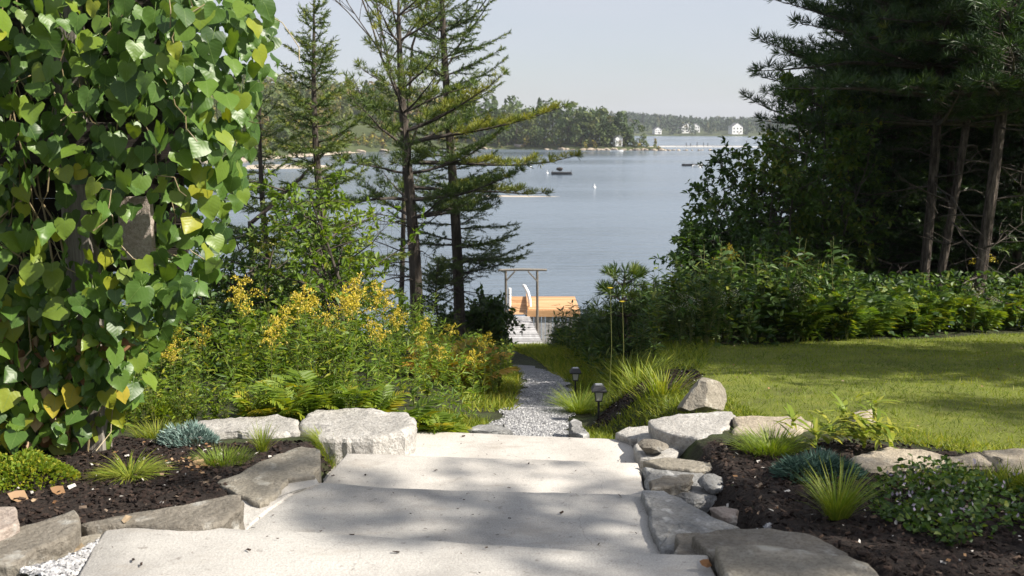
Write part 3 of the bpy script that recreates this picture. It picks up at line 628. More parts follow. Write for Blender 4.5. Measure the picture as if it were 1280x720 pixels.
mb = MB(); D, N = vorient(n); kk = R.integers(0, 4, n); GV = vgeom(pts, dep); SV = R.uniform(.06, .125, n); VV = vvar(pts, n) * .95
for k in range(4): scatter(mb, HV[k], GV[kk == k], D[kk == k], N[kk == k], SV[kk == k], VV[kk == k])
mb.build('leaves', M['vine'], vine, VO, smooth=True, kind='stuff')
mb = MB()
for k in range(26):
    x = R.uniform(-3.6, -2.35); y = R.uniform(5.4, 5.65); p = [np.array([x, y, H(x, y) - .03])]
    for j in range(16):
        b = p[-1]; p.append(b + [R.normal(0, .09), R.normal(0, .03) - .004, .17])
    tube(mb, p, np.linspace(.007, .003, len(p)) * R.uniform(.5, 1.2), 5, R.random())
for k in range(60):
    q = sample(VP, 1); b = vgeom(q, R.uniform(-.02, .3, 1))[0]; p = [b]; d = nrm(R.normal(size=3) * [1, .4, 1])
    for j in range(5): d = nrm(d + R.normal(0, .4, 3) + [0, 0, -.15]); p.append(p[-1] + d * .08)
    tube(mb, p, .0028, 4, R.random())
mb.build('stems', M['stem_tan'], vine, VO)
mb = MB(); q = np.stack([R.uniform(-20, 165, 260), R.uniform(390, 555, 260)], -1); q = q[inpoly(q, VP)]; n = len(q)
scatter(mb, OVAL, vgeom(q, R.uniform(-.02, .25, n)), np.array([0, 0, -1.]) + R.normal(0, .5, (n, 3)), rdir(n), R.uniform(.05, .11, n), R.random(n)); mb.build('withered_leaves', M['dry'], vine, VO, kind='stuff')

# ------------------------------------------------------------------ garden plants
def put(name, mb, m, label, cat, loc, group=None, **kw):
    o = mb.build(name, m, None, loc, **kw); return tag(o, label, cat, group)
def tuft_mb(c, n, ln, spread, t=BLADE, var=(.2, .9), lean=.5, wide=1.0):
    mb = MB(); n = int(n * 1.8); wide = wide * .42; a = R.uniform(0, 2 * math.pi, n); r_ = spread * np.sqrt(R.random(n))
    p = np.stack([c[0] + r_ * np.cos(a), c[1] + r_ * np.sin(a) * .8, np.zeros(n)], -1); p[:, 2] = hgt(p[:, 0], p[:, 1]) + .005
    d = np.stack([np.cos(a) * lean * (r_ / spread + .25), np.sin(a) * lean * (r_ / spread + .25), np.ones(n)], -1) + R.normal(0, .15, (n, 3))
    hint = np.stack([-np.cos(a), -np.sin(a), np.full(n, .35)], -1) + R.normal(0, .2, (n, 3))
    return scatter(mb, t, p, d, hint, ln * R.uniform(.55, 1.1, n), R.uniform(*var, n), wide=wide)
def tuft(px, py, n, ln, spread, m, label, name='grass_tuft', cat='plant', **kw):
    c = G(px, py); return put(name, tuft_mb(c, n, ln, spread, **kw), M[m], label, cat, c)
tuft(280, 582, 330, .10, .13, 'lime', 'bright green grassy tuft beside the flat tan slab', var=(.1, .9), lean=.35)
tuft(163, 598, 220, .17, .07, 'lime', 'yellow green spreading tuft alone in the middle of the left mulch bed', var=(.3, 1), lean=1.3)
tuft(328, 568, 60, .17, .025, 'grass', 'slim upright green sprig between tan slab and white stone', name='upright_sprig', lean=.15)
tuft(412, 574, 260, .12, .10, 'grass', 'green tuft in the gap beside the upper steps', lean=.5)
tuft(196, 548, 200, .14, .13, 'grass', 'olive green tuft left of the blue plant', lean=.6)
tuft(964, 567, 420, .16, .15, 'lime', 'lush bright green tuft in front of the cream slab', lean=.55)
tuft(1046, 652, 170, .25, .04, 'lime', 'tall feathery lime green plant in the right mulch bed', name='feathery_plant', lean=.22, wide=.7)
tuft(1058, 632, 60, .13, .03, 'lime', 'short feathery lime green sprig beside the taller plant', name='feathery_plant', lean=.3, wide=.7)
# leafy heath-like mound and blue plants
def mound(px, py, r, h, n, t, s, m, label, name, var=(.1, .95), up=.5):
    c = G(px, py); mb = MB(); a = R.uniform(0, 2 * math.pi, n); q = np.sqrt(R.random(n)); lump = .75 + .35 * np.sin(a * 3 + px) * q
    z = h * np.sqrt(np.maximum(0, 1 - q ** 2)) * lump * R.uniform(.45, 1.05, n)
    p = np.stack([c[0] + r * q * np.cos(a), c[1] + r * .85 * q * np.sin(a), np.zeros(n)], -1); p[:, 2] = hgt(p[:, 0], p[:, 1]) + z
    out = np.stack([q * np.cos(a), q * np.sin(a), np.full(n, up)], -1)
    scatter(mb, t, p, out + R.normal(0, .35, (n, 3)), rdir(n, (.1, 1)), s * R.uniform(.6, 1.3, n), R.uniform(*var, n))
    return put(name, mb, M[m], label, 'plant', c)
SPIKE = T([[-.10, 0, 0], [.10, 0, 0], [0, 0, .14], [0, 1, 0]], [[0, 2, 3], [2, 1, 3], [1, 0, 3]])
mound(236, 556, .17, .15, 1500, SPIKE, .036, 'blue', 'compact blue grey succulent in front of the low white stone', 'blue_sedum', up=.9)
mound(1022, 598, .22, .14, 1700, SPIKE, .045, 'juniper', 'dark blue green creeping juniper in the right mulch bed', 'creeping_juniper', up=.6)
mound(28, 606, .27, .19, 2600, OVAL, .022, 'bank', 'small leaved yellow green mound at the left edge of the bed', 'thyme_mound', var=(.25, 1))
mound(120, 500, .3, .28, 10, OVAL, .03, 'bank', 'small leafy seedling at the foot of the vine', 'seedling')
mound(188, 528, .28, .26, 2200, DIA, .03, 'fern', 'soft lime green feathery mound behind the mulch bed', 'feathery_mound', var=(.3, .8), up=.9)
# broad bright perennial with single leaves
pc = G(1062, 562); pr = thing('leafy_perennial', 'bright yellow green broad leaved plant between cream slab and sandy stones', 'plant', pc)
lm = [MB().add(np.c_[BLADE_W.v[:, 0] * w_, BLADE_W.v[:, 1], BLADE_W.v[:, 2] * b_], BLADE_W.f, v_, 0).mesh('leaf', M['hosta'], smooth=True) for w_, b_, v_ in ((1.9, .7, .3), (2.2, 1.1, .55), (1.7, 1.5, .8), (2.0, .9, .95))]
PST = [(R.normal(0, .12), R.normal(0, .06), R.uniform(.10, .30)) for _ in range(11)]
for k in range(170):
    a = R.uniform(0, 6.283); ss = R.integers(0, 3); q_ = PST[k % 11]; st_ = np.array(q_[:2]); hh = .02 + q_[2] * R.random() ** .7
    d = np.array([[math.cos(a) * .75, math.sin(a) * .75, R.uniform(.2, 1.1)]]); X, Y, Z = frames(d, np.array([[-math.cos(a), -math.sin(a), 1.2]])); s_ = R.uniform(.09, .16)
    m4 = np.eye(4); m4[:3, 0] = X[0] * s_; m4[:3, 1] = Y[0] * s_; m4[:3, 2] = Z[0] * s_; m4[:3, 3] = [st_[0], st_[1], hh]; link('leaf', lm[k % 4], pr).matrix_local = Matrix(m4.tolist())
# low flowering cover, lower right
CV = np.array([G(1100, 655)[:2], G(1070, 614)[:2], G(1110, 606)[:2], G(1200, 606)[:2], G(1310, 606)[:2], (4.6, 3.7), G(1300, 672)[:2], G(1180, 690)[:2]])
p = sample(CV, 9000); n = len(p); dens = np.sin(p[:, 0] * 9 + np.sin(p[:, 1] * 7) * 2) * np.sin(p[:, 1] * 11) ; ok = R.random(n) < (.55 + .5 * dens); p = p[ok]; n = len(p)
hh = (.10 + .05 * np.sin(p[:, 0] * 7)) * R.random(n); mb = MB()
scatter(mb, OVAL, on(p) + np.c_[np.zeros((n, 2)), hh], rdir(n, (-.1, .8)), rdir(n, (.3, 1)), R.uniform(.018, .04, n), R.uniform(.1, .95, n)); mb.build('ground_cover_leaves', M['leaf_dark'], kind='stuff')
k = R.random(n) < .075; mb = MB(); scatter(mb, DIA, on(p[k]) + np.c_[np.zeros((k.sum(), 2)), .07 + .09 * R.random(k.sum())], rdir(k.sum(), (.2, 1)), rdir(k.sum()), .022, R.random(k.sum())); mb.build('ground_cover_flowers', M['lilac'], kind='stuff')
p = sample(CV[[2, 3, 4, 5]], 5000); n = len(p); mb = MB(); scatter(mb, BLADE_S, on(p), rdir(n, (.5, 1)), rdir(n, (0, .4)), R.uniform(.05, .15, n), R.uniform(.0, .85, n), wide=.6); mb.build('rough_grass', M['grass'], kind='stuff')
# lawn blades
n = 95000; p = sample(LAWN[[0, 1, 2, 3, 4, 5, 6, 9, 10, 11, 12, 13, 14, 15]], n); far = R.random(n) < np.interp(p[:, 1], [5, 7, 12], [1, .8, .45]); p = p[far]; n = len(p)
mott = np.array([noise.noise(Vector((a[0] * .9, a[1] * 1.6, 0))) + .7 * noise.noise(Vector((a[0] * 3.5, a[1] * 4.5, 3))) for a in p])
mb = MB(); scatter(mb, BLADE_S, on(p), rdir(n, (.45, 1)), rdir(n, (0, .4)), R.uniform(.02, .055, n) * np.interp(p[:, 1], [5, 8, 12], [1, 1.1, 1.3]), np.clip(R.normal(.42, .15, n) + mott * .38, 0, 1), wide=1.1)
mb.build('lawn_grass', M['grass'], kind='stuff')
# grass edging by the path, small grass patch beyond it
def grass_patch(poly, n, ln, name='grass', m='grass', var=(.0, .9), wide=1.0):
    p = sample(np.asarray(poly, float), n); mb = MB(); scatter(mb, BLADE_S, on(p), rdir(n, (.4, 1)), rdir(n, (0, .4)), R.uniform(.5, 1.2, n) * ln, R.uniform(*var, n), wide=wide); return mb.build(name, M[m], kind='stuff')
grass_patch([(.52, 6.7), (1.35, 6.35), (1.75, 6.5), (1.6, 7.6), (1.0, 7.75), (.6, 7.8)], 9000, .06)
grass_patch([(.75, 9.0), (1.8, 9.2), (2.3, 11.5), (2.6, 12.3), (.8, 13.2), (.72, 11)], 9000, .09)
grass_patch([(.75, 13), (2.2, 13), (1.7, 19), (.9, 28), (-.2, 28), (.5, 19)], 12000, .16, var=(.15, .95))
grass_patch([(-1.2, 6.5), (-.5, 6.6), (-.38, 7.6), (-.9, 7.4)], 2500, .09)
grass_patch([(1.7, 6.3), (2.3, 5.65), (2.6, 5.35), (3.1, 4.9), (4.2, 4.6), (5.5, 4.4), (5.5, 4.8), (4.2, 5.05), (3.1, 5.35), (2.4, 6.1)], 6000, .06, var=(.2, 1))
grass_patch([(-.45, 9), (.02, 9.2), (.1, 13), (.1, 16.5), (-.9, 20), (-1.6, 20), (-.8, 14)], 8000, .12, var=(.2, .95))
grass_patch([(-.6, 6.6), (-.3, 6.65), (-.2, 8.5), (-.6, 8.5)], 2600, .08, var=(.1, .95))
grass_patch([(.42, 6.65), (.75, 6.6), (.75, 8), (.5, 8)], 1500, .06)
# arching clumps
tuft(724, 517, 300, .30, .10, 'lime', 'bright clump of arching grass between path and lantern', 'grass_clump', lean=.7, wide=.7)
for px, py, n, ln, lab in ((800, 482, 120, .29, 'tall arching strap leaved clump behind the lantern bed'), (828, 492, 120, .25, 'shorter strap leaved clump left of the boulder'), (785, 472, 110, .34, 'darker strap leaved clump at the back of the lantern bed')):
    tuft(px, py, n, ln, .2, 'grass', lab, 'daylily_clump', lean=.45, wide=1.2)

# meshes of tall plants -------------------------------------------------
def goldenrod(seed, bloom=True, lean=.12):
    r = np.random.default_rng(seed); s, f, h = MB(), MB(), MB()
    dx, dy = r.normal(0, lean, 2); t = np.linspace(0, 1, 7); ax = np.c_[dx * t ** 1.7, dy * t ** 1.7, t]; tube(s, ax, np.linspace(.006, .0025, 7), 4)
    n = 62; tt = r.uniform(.04, .93, n); a = r.uniform(0, 6.28, n); p = np.c_[np.interp(tt, t, ax[:, 0]), np.interp(tt, t, ax[:, 1]), tt]
    scatter(f, LANCE, p, np.c_[np.cos(a), np.sin(a), r.uniform(.1, .8, n)], np.c_[np.zeros((n, 2)), np.ones(n)] + r.normal(0, .2, (n, 3)), r.uniform(.08, .15, n) * (1.2 - .6 * tt), r.uniform(.05, .85, n))
    if bloom:
        k = 11; b = r.uniform(0, 6.28, k)
        for i in range(k):
            z0 = .80 + .2 * i / k; c = np.array([np.interp(z0, t, ax[:, 0]), np.interp(z0, t, ax[:, 1]), z0]); L_ = .17 * (1.15 - .8 * i / k); u = np.linspace(0, 1, 26)
            arc = c + np.c_[np.cos(b[i]) * L_ * u, np.sin(b[i]) * L_ * u, .09 * np.sin(u * 2.4)]
            scatter(h, DIA, arc + r.normal(0, .008, arc.shape), r.normal(0, 1, arc.shape) + [0, 0, .8], r.normal(0, 1, arc.shape), r.uniform(.016, .03, 26), r.random(26))
    return s, f, h if bloom else None
def perennial(seed, t=OVATE, ln=.1, ns=6, per=13, spread=.22, whites=False):
    r = np.random.default_rng(seed); s, f, h = MB(), MB(), MB()
    for k in range(ns):
        a = r.uniform(0, 6.28); l_ = r.uniform(.05, spread); hh = r.uniform(.65, 1.0); u = np.linspace(0, 1, 5); ax = np.c_[math.cos(a) * l_ * u ** 1.3, math.sin(a) * l_ * u ** 1.3, hh * u]; tube(s, ax, np.linspace(.005, .002, 5), 4)
        tt = r.uniform(.15, 1, per); aa = r.uniform(0, 6.28, per); p = np.c_[np.interp(tt, u, ax[:, 0]), np.interp(tt, u, ax[:, 1]), tt * hh]
        scatter(f, t, p, np.c_[np.cos(aa), np.sin(aa), r.uniform(-.1, .8, per)], np.c_[np.zeros((per, 2)), np.ones(per)] + r.normal(0, .3, (per, 3)), r.uniform(.6, 1.2, per) * ln, r.uniform(.05, .95, per))
        if whites:
            e = ax[-1] + r.normal(0, .035, (14, 3)); scatter(h, DIA, e, r.normal(0, 1, (14, 3)), r.normal(0, 1, (14, 3)), .022, r.random(14))
    return s, f, h if whites else None
def frond_mesh(m, var, arch=.5, seed=0):
    r = np.random.default_rng(seed); mb = MB(); u = np.linspace(0, 1, 8); ax = np.c_[np.zeros(8), u * (1 - .18 * u), .55 * np.sin(u * 2.2) * arch * 1.1 - .25 * u ** 3 * arch]
    tube(mb, ax, np.linspace(.008, .002, 8), 3, var * .6)
    n = 15; tt = np.linspace(.12, .985, n)
    p = np.c_[np.zeros(n), np.interp(tt, u, ax[:, 1]), np.interp(tt, u, ax[:, 2])]; L_ = .30 * np.sin(np.clip(tt * 1.02, 0, 1) ** .75 * math.pi) ** .8 + .025
    for sgn in (-1, 1):
        d = np.c_[np.full(n, sgn * 1.), .45 + .3 * tt, -.10 + r.normal(0, .1, n)]; scatter(mb, LANCE, p, d, np.c_[np.zeros((n, 2)), np.ones(n)], L_ * r.uniform(.85, 1.1, n), np.clip(var + r.normal(0, .12, n), 0, 1), wide=1.25)
    return mb.mesh('frond', m)
def make_plant(name, parts, mats, label, cat, group):
    t_ = thing(name, label, cat, (0, 0, 0), group)
    for nm, mb, m in zip(('stem', 'foliage', 'flower_head'), parts, mats):
        if mb is not None: mb.build(nm, M[m], t_, **({} if nm == 'stem' else {'kind': 'stuff'}))
    return t_
def make_fern(label, group, m, nf, seed, arch=.6):
    t_ = thing('fern', label, 'fern', (0, 0, 0), group); r = np.random.default_rng(seed); ms = [frond_mesh(M[m], v, a_, seed + 5) for v, a_ in ((.3, arch), (.6, arch * 1.2), (.85, arch * .8))]
    for k in range(nf):
        a = k * 6.283 / nf + r.normal(0, .25); link('frond', ms[k % 3], t_, (0, 0, 0), (r.uniform(.35, .95), r.normal(0, .15), a), r.uniform(.75, 1.1))
    return t_
class Stand:
    """first placement uses the prototype itself, later ones copy it"""
    def __init__(s, protos): s.p = protos; s.used = [False] * len(protos)
    def put(s, x, y, sc, label=None, k=None, wide=1.0):
        k = int(R.integers(len(s.p))) if k is None else k; loc = (x, y, H(x, y) - .01); rz = R.uniform(0, 6.28); S_ = (sc * wide, sc * wide, sc)
        if not s.used[k]:
            s.used[k] = True; o = s.p[k]; o.location = loc; o.rotation_euler = (0, 0, rz); o.scale = S_
        else: o = dup(s.p[k], loc, (0, 0, rz), S_)
        if label: o['label'] = label
        return o
    def trim(s):
        for k, u in enumerate(s.used):
            if not u:
                for c in list(s.p[k].children): bpy.data.objects.remove(c)
                bpy.data.objects.remove(s.p[k])
GL = 'flowering goldenrod on the bank left of the gravel path'
gold_l = Stand([make_plant('goldenrod', goldenrod(30 + i), ('stem', 'bank', 'gold'), GL + ', golden plumes', 'goldenrod', 'goldenrods on the left bank') for i in range(5)])
leafy_l = Stand([make_plant('wild_perennial', perennial(40 + i, (LANCE, OVATE, LANCE, OVATE)[i], (.13, .10, .10, .075)[i], 8, 17), ('stem', 'bank'), 'leafy green wild plant on the sunny left bank', 'wild plant', 'leafy plants on the left bank') for i in range(4)])
tall_l = Stand([make_plant('goldenrod_stalk', goldenrod(60 + i, False), ('stem', 'bank'), 'unopened leafy goldenrod stalk on the left bank', 'goldenrod', 'leafy stalks on the left bank') for i in range(3)])
fern_l = Stand([make_fern('yellow green fern along the front of the left bank', 'ferns on the left bank', 'fern', 9, 70 + i) for i in range(3)])
BANK = np.array([(-.42, 6.85), (-1.0, 6.55), (-2.4, 6.45), (-3.3, 6.5), (-5.2, 8), (-6.5, 12), (-5, 14.5), (-1.2, 14.5), (-.45, 12), (-.22, 9)])
def bank_h(x, y):
    e = np.interp(path_x(y) - x, [.3, .9, 1.6, 2.4], [.50, .68, .95, 1.05]); return e * np.interp(y, [6.4, 7.2, 8.5, 12], [.42, .68, 1.0, 1.05])
for x, y in sample(BANK, 85): leafy_l.put(x, y, bank_h(x, y) * R.uniform(.6, .95))
for x, y in sample(BANK, 60): tall_l.put(x, y, bank_h(x, y) * R.uniform(.75, 1.1))
for px, py, d in ((385, 372, 8.6), (405, 385, 8.4), (432, 372, 9.2), (445, 382, 8.8), (455, 368, 9.4), (360, 395, 8.2), (345, 405, 8.0), (480, 408, 8.6), (500, 400, 9.2), (415, 400, 9.0), (232, 420, 8.2), (240, 428, 8.6), (470, 415, 8.0), (530, 405, 9.8), (215, 455, 7.6), (222, 462, 7.4), (590, 445, 8.6), (545, 440, 8.4), (520, 425, 9), (375, 378, 8.9), (425, 378, 8.4), (440, 362, 9.6), (465, 378, 9.0), (258, 415, 8.6), (180, 462, 7.8), (555, 412, 10.4), (605, 425, 10), (490, 395, 10)):
    x, y, z = PY(px, py, d); gold_l.put(x, y, max(.5, (z - H(x, y)) * 1.05))
for x, y in sample(BANK, 5): gold_l.put(x, y, bank_h(x, y) * R.uniform(.8, 1.1))
for k in range(26):
    leafy_l.put(R.uniform(-3.3, -1.6), 6.55 + R.uniform(0, .5), R.uniform(.28, .45))
for k in range(22):
    x = R.uniform(-1.9, -.40); y = 6.55 + R.uniform(0, .75) + max(0, x + .9) * .3; fern_l.put(x, y, R.uniform(.30, .5))
for k in range(34):
    y = R.uniform(9.5, 19); leafy_l.put(float(path_x(y)) - R.uniform(.42, 1.0), y, R.uniform(.45, .75))
for st_ in (gold_l, leafy_l, tall_l, fern_l): st_.trim()
fern_g = Stand([make_fern('golden yellow autumn fern in front of the dark round shrub', 'golden ferns on the bank', 'fern_gold', 8, 90, .3)])
for px, py, d in ((553, 400, 11), (566, 392, 11.6), (585, 398, 11.2), (578, 388, 12.2), (545, 412, 10.6)):
    x, y, z = PY(px, py, d); fern_g.put(x, y, max(.5, (z - H(x, y)) * .95))
def undergrowth(poly, n, hf, m, name, size=(.05, .1), t=LANCE):
    p = sample(poly, n); n = len(p); hh = np.array([hf(x, y) for x, y in p]) * R.random(n) ** 1.1
    mb = MB(); scatter(mb, t, on(p) + np.c_[np.zeros((n, 2)), hh], rdir(n, (-.3, .9)), rdir(n, (.1, 1)), R.uniform(*size, n), R.uniform(.0, .95, n)); return mb.build(name, M[m], kind='stuff')
undergrowth(BANK, 11500, lambda x, y: bank_h(x, y) * .72, 'bank', 'undergrowth')
undergrowth(BANK + [-2.5, 3], 6000, lambda x, y: 1.1, 'leaf_dark', 'undergrowth', (.06, .12), OVATE)

# right hedge of ferns and weeds
HB = np.array([G(845, 437)[:2], G(930, 434)[:2], G(1020, 430)[:2], G(1120, 425)[:2], G(1290, 414)[:2], (10.5, 15.0), (12, 17.5), (8, 17), (5, 16), (3, 15.5), (2.2, 14)])
fern_r = Stand([make_fern('green fern under the pines along the lawn edge', 'ferns under the pines', 'fern_dark', 9, 110 + i, .7) for i in range(3)])
gold_r = Stand([make_plant('goldenrod', goldenrod(130 + i), ('stem', 'leaf_dark', 'gold'), 'goldenrod standing in the shaded hedge right of the path', 'goldenrod', 'goldenrods in the right hedge') for i in range(3)])
leafy_r = Stand([make_plant('wild_perennial', perennial(140 + i, (LANCE, OVATE, OVATE)[i], (.14, .11, .09)[i], 8, 18), ('stem', 'leaf_dark'), 'leafy wild plant in the shaded hedge right of the path', 'wild plant', 'leafy plants in the right hedge') for i in range(3)])
white_r = Stand([make_plant('white_aster', perennial(150, LANCE, .09, 8, 14, .22, True), ('stem', 'leaf_dark', 'whitefl'), 'white flowered aster at the foot of the right hedge', 'aster', 'white asters in the right hedge')])
for k in range(50):
    px = R.uniform(990, 1290); b = G(px, np.interp(px, [845, 1020, 1290], [436, 429, 413])); y = b[1] + R.uniform(.1, 1.6); fern_r.put(b[0] * y / b[1], y, R.uniform(.55, .85))
for k in range(55):
    px = R.uniform(790, 1060); b = G(px, np.interp(px, [790, 845, 1020], [444, 436, 429])); y = b[1] + R.uniform(.1, 2.0); leafy_r.put(b[0] * y / b[1], y, R.uniform(.5, 1.2) * np.interp(px, [790, 880], [.85, 1.15]))
for px, d in ((905, 13.6), (945, 14.6), (985, 14.2), (1004, 14.8), (1228, 15)):
    x = (px - 640) / F * d; gold_r.put(x, d, R.uniform(1.0, 1.15))
for px in (855, 868, 900, 915, 1000, 1225, 1238, 1250):
    b = G(px, np.interp(px, [845, 1020, 1290], [437, 430, 414])); white_r.put(b[0], b[1] + .25, R.uniform(.55, .75))
MIDB = np.array([(1.15, 12.6), (2.2, 12.6), (2.6, 14.5), (2.6, 18), (1.6, 23), (.9, 25), (.9, 20), (1.1, 16)])
weed = Stand([make_plant('wild_perennial', perennial(160 + i, LANCE, .17, 9, 16), ('stem', 'leaf_dark'), 'dark green weed on the slope right of the boardwalk', 'wild plant', 'weeds on the slope above the deck') for i in range(2)])
for x, y in sample(MIDB, 46): weed.put(x, y, R.uniform(.55, 1.0))
for px, py in ((745, 450), (762, 446), (780, 452), (800, 455), (820, 452), (735, 452), (808, 445)):
    b = G(px, py); weed.put(b[0], b[1] + .2, R.uniform(.5, .8))
for s_ in (fern_r, gold_r, leafy_r, white_r, weed): s_.trim()
undergrowth(HB, 9000, lambda x, y: .85, 'leaf_dark', 'undergrowth', (.06, .13), OVATE)
undergrowth(MIDB, 5000, lambda x, y: .45, 'leaf_dark', 'undergrowth', (.08, .16))
# two yellow blooms on bare stalks beyond the lantern bed
for px, py, d, lab in ((763, 361, 9.3, 'tall thin stalk with an orange yellow bloom, the higher of the pair'), (778, 378, 9.1, 'tall thin stalk with a yellow bloom, the lower of the pair')):
    x, y, z = PY(px, py, d); b = H(x, y); t_ = thing('flower_stalk', lab, 'flower', (x, y, b)); mb = MB(); tube(mb, [(x, y, b), (x + .02, y, (b + z) / 2), (x, y, z)], [.004, .003, .002], 4); mb.build('stem', M['stem'], t_, (x, y, b))
    mb = MB(); a = np.arange(6) * 1.047; scatter(mb, OVATE, np.tile([x, y, z], (6, 1)), np.c_[np.cos(a), np.sin(a), np.full(6, .5)], np.c_[-np.cos(a), -np.sin(a), np.ones(6)], .034, .3); mb.build('flower_head', M['gold'], t_, (x, y, b))
# solar path lights
def lantern(px, py, sc, label):
    c = G(px, py); t_ = thing('path_light', label, 'lantern', c, 'solar lights beside the path'); x, y, z = c
    mb = MB(); box(mb, (x, y, z + .08 * sc), (.018, .018, .18 * sc), bev=.002); mb.build('stake', M['black'], t_, c)
    mb = MB(); box(mb, (x, y, z + .172 * sc), (.06 * sc, .06 * sc, .012), bev=.002); box(mb, (x, y, z + .265 * sc), (.085 * sc, .085 * sc, .012), bev=.002)
    for i in (-1, 1):
        for j in (-1, 1): beam(mb, (x + i * .026 * sc, y + j * .026 * sc, z + .176 * sc), (x + i * .038 * sc, y + j * .038 * sc, z + .262 * sc), .006, .006)
    mb.build('frame', M['black'], t_, c)
    mb = MB(); lo, hi = .024 * sc, .036 * sc; z0, z1 = z + .179 * sc, z + .258 * sc
    v = [[x + i * lo, y + j * lo, z0] for i, j in ((-1, -1), (1, -1), (1, 1), (-1, 1))] + [[x + i * hi, y + j * hi, z1] for i, j in ((-1, -1), (1, -1), (1, 1), (-1, 1))]
    mb.add(v, [[3, 2, 1, 0], [4, 5, 6, 7], [0, 1, 5, 4], [1, 2, 6, 5], [2, 3, 7, 6], [3, 0, 4, 7]]); mb.build('glass', M['glass'], t_, c)
    mb = MB(); a, b = .066 * sc, .040 * sc; z0, z1 = z + .272 * sc, z + .315 * sc
    v = [[x + i * a, y + j * a, z0 - .012] for i, j in ((-1, -1), (1, -1), (1, 1), (-1, 1))] + [[x + i * a, y + j * a, z0] for i, j in ((-1, -1), (1, -1), (1, 1), (-1, 1))] + [[x + i * b, y + j * b, z1] for i, j in ((-1, -1), (1, -1), (1, 1), (-1, 1))]
    f = [[3, 2, 1, 0], [8, 9, 10, 11]] + [[k * 4 + j, k * 4 + (j + 1) % 4, k * 4 + 4 + (j + 1) % 4, k * 4 + 4 + j] for k in (0, 1) for j in range(4)]
    mb.add(v, f); cp = mb.build('cap', M['black'], t_, c)
    mb = MB(); box(mb, (x, y, z1 + .002), (.06 * sc, .06 * sc, .006)); mb.build('solar_panel', M['cap'], cp, c)
lantern(748, 524, 1.0, 'solar path light with grey cap beside the bright grass clump'); lantern(719, 493, 1.0, 'farther solar path light half hidden behind the grass clump')
# fallen leaves
DRY = T([[0, 0, 0], [-.35, .4, .12], [0, .45, 0], [.4, .35, .1], [-.2, .8, .0], [.25, .75, .12], [0, 1.05, .15]], [[0, 2, 1], [0, 3, 2], [1, 2, 4], [2, 3, 5], [2, 5, 4], [4, 5, 6]])
for px, py, s_, lab in ((36, 628, .09, 'large curled tan leaf at the left end of the mulch bed'), (82, 620, .07, 'small upright tan leaf on the left mulch bed'), (152, 655, .05, 'orange dry leaf on the rim of the pale landing'), (95, 690, .06, 'orange brown leaf stuck between rough stone and gravel'), (240, 578, .08, 'brown curled leaf left of the bright green tuft'), (258, 585, .07, 'brown dry leaf at the foot of the bright green tuft'), (890, 712, .05, 'orange dry leaf in the crack beside the front slab')):
    c = PZ(px, py, .01) if py > 640 else G(px, py); mb = MB(); d = rdir(1, (.0, .3)); d[0, 1] = -abs(d[0, 1]) * .3; scatter(mb, DRY, [c + [0, 0, .015]], d, [[0, -.6, .8]], s_, R.random()); put('dry_leaf', mb, M['dry'], lab, 'leaf', c)
p = np.concatenate([sample(BED_L, 90), sample(BED_R, 60), sample(LAWN, 130), sample(np.array([G(200, 575)[:2], G(275, 578)[:2], G(260, 600)[:2], G(215, 590)[:2]]), 40)]); n = len(p); mb = MB(); scatter(mb, DRY, on(p, .025), rdir(n, (-.1, .3)), rdir(n, (.4, 1)), R.uniform(.012, .03, n), R.random(n)); mb.build('leaf_litter', M['dry'], kind='stuff')

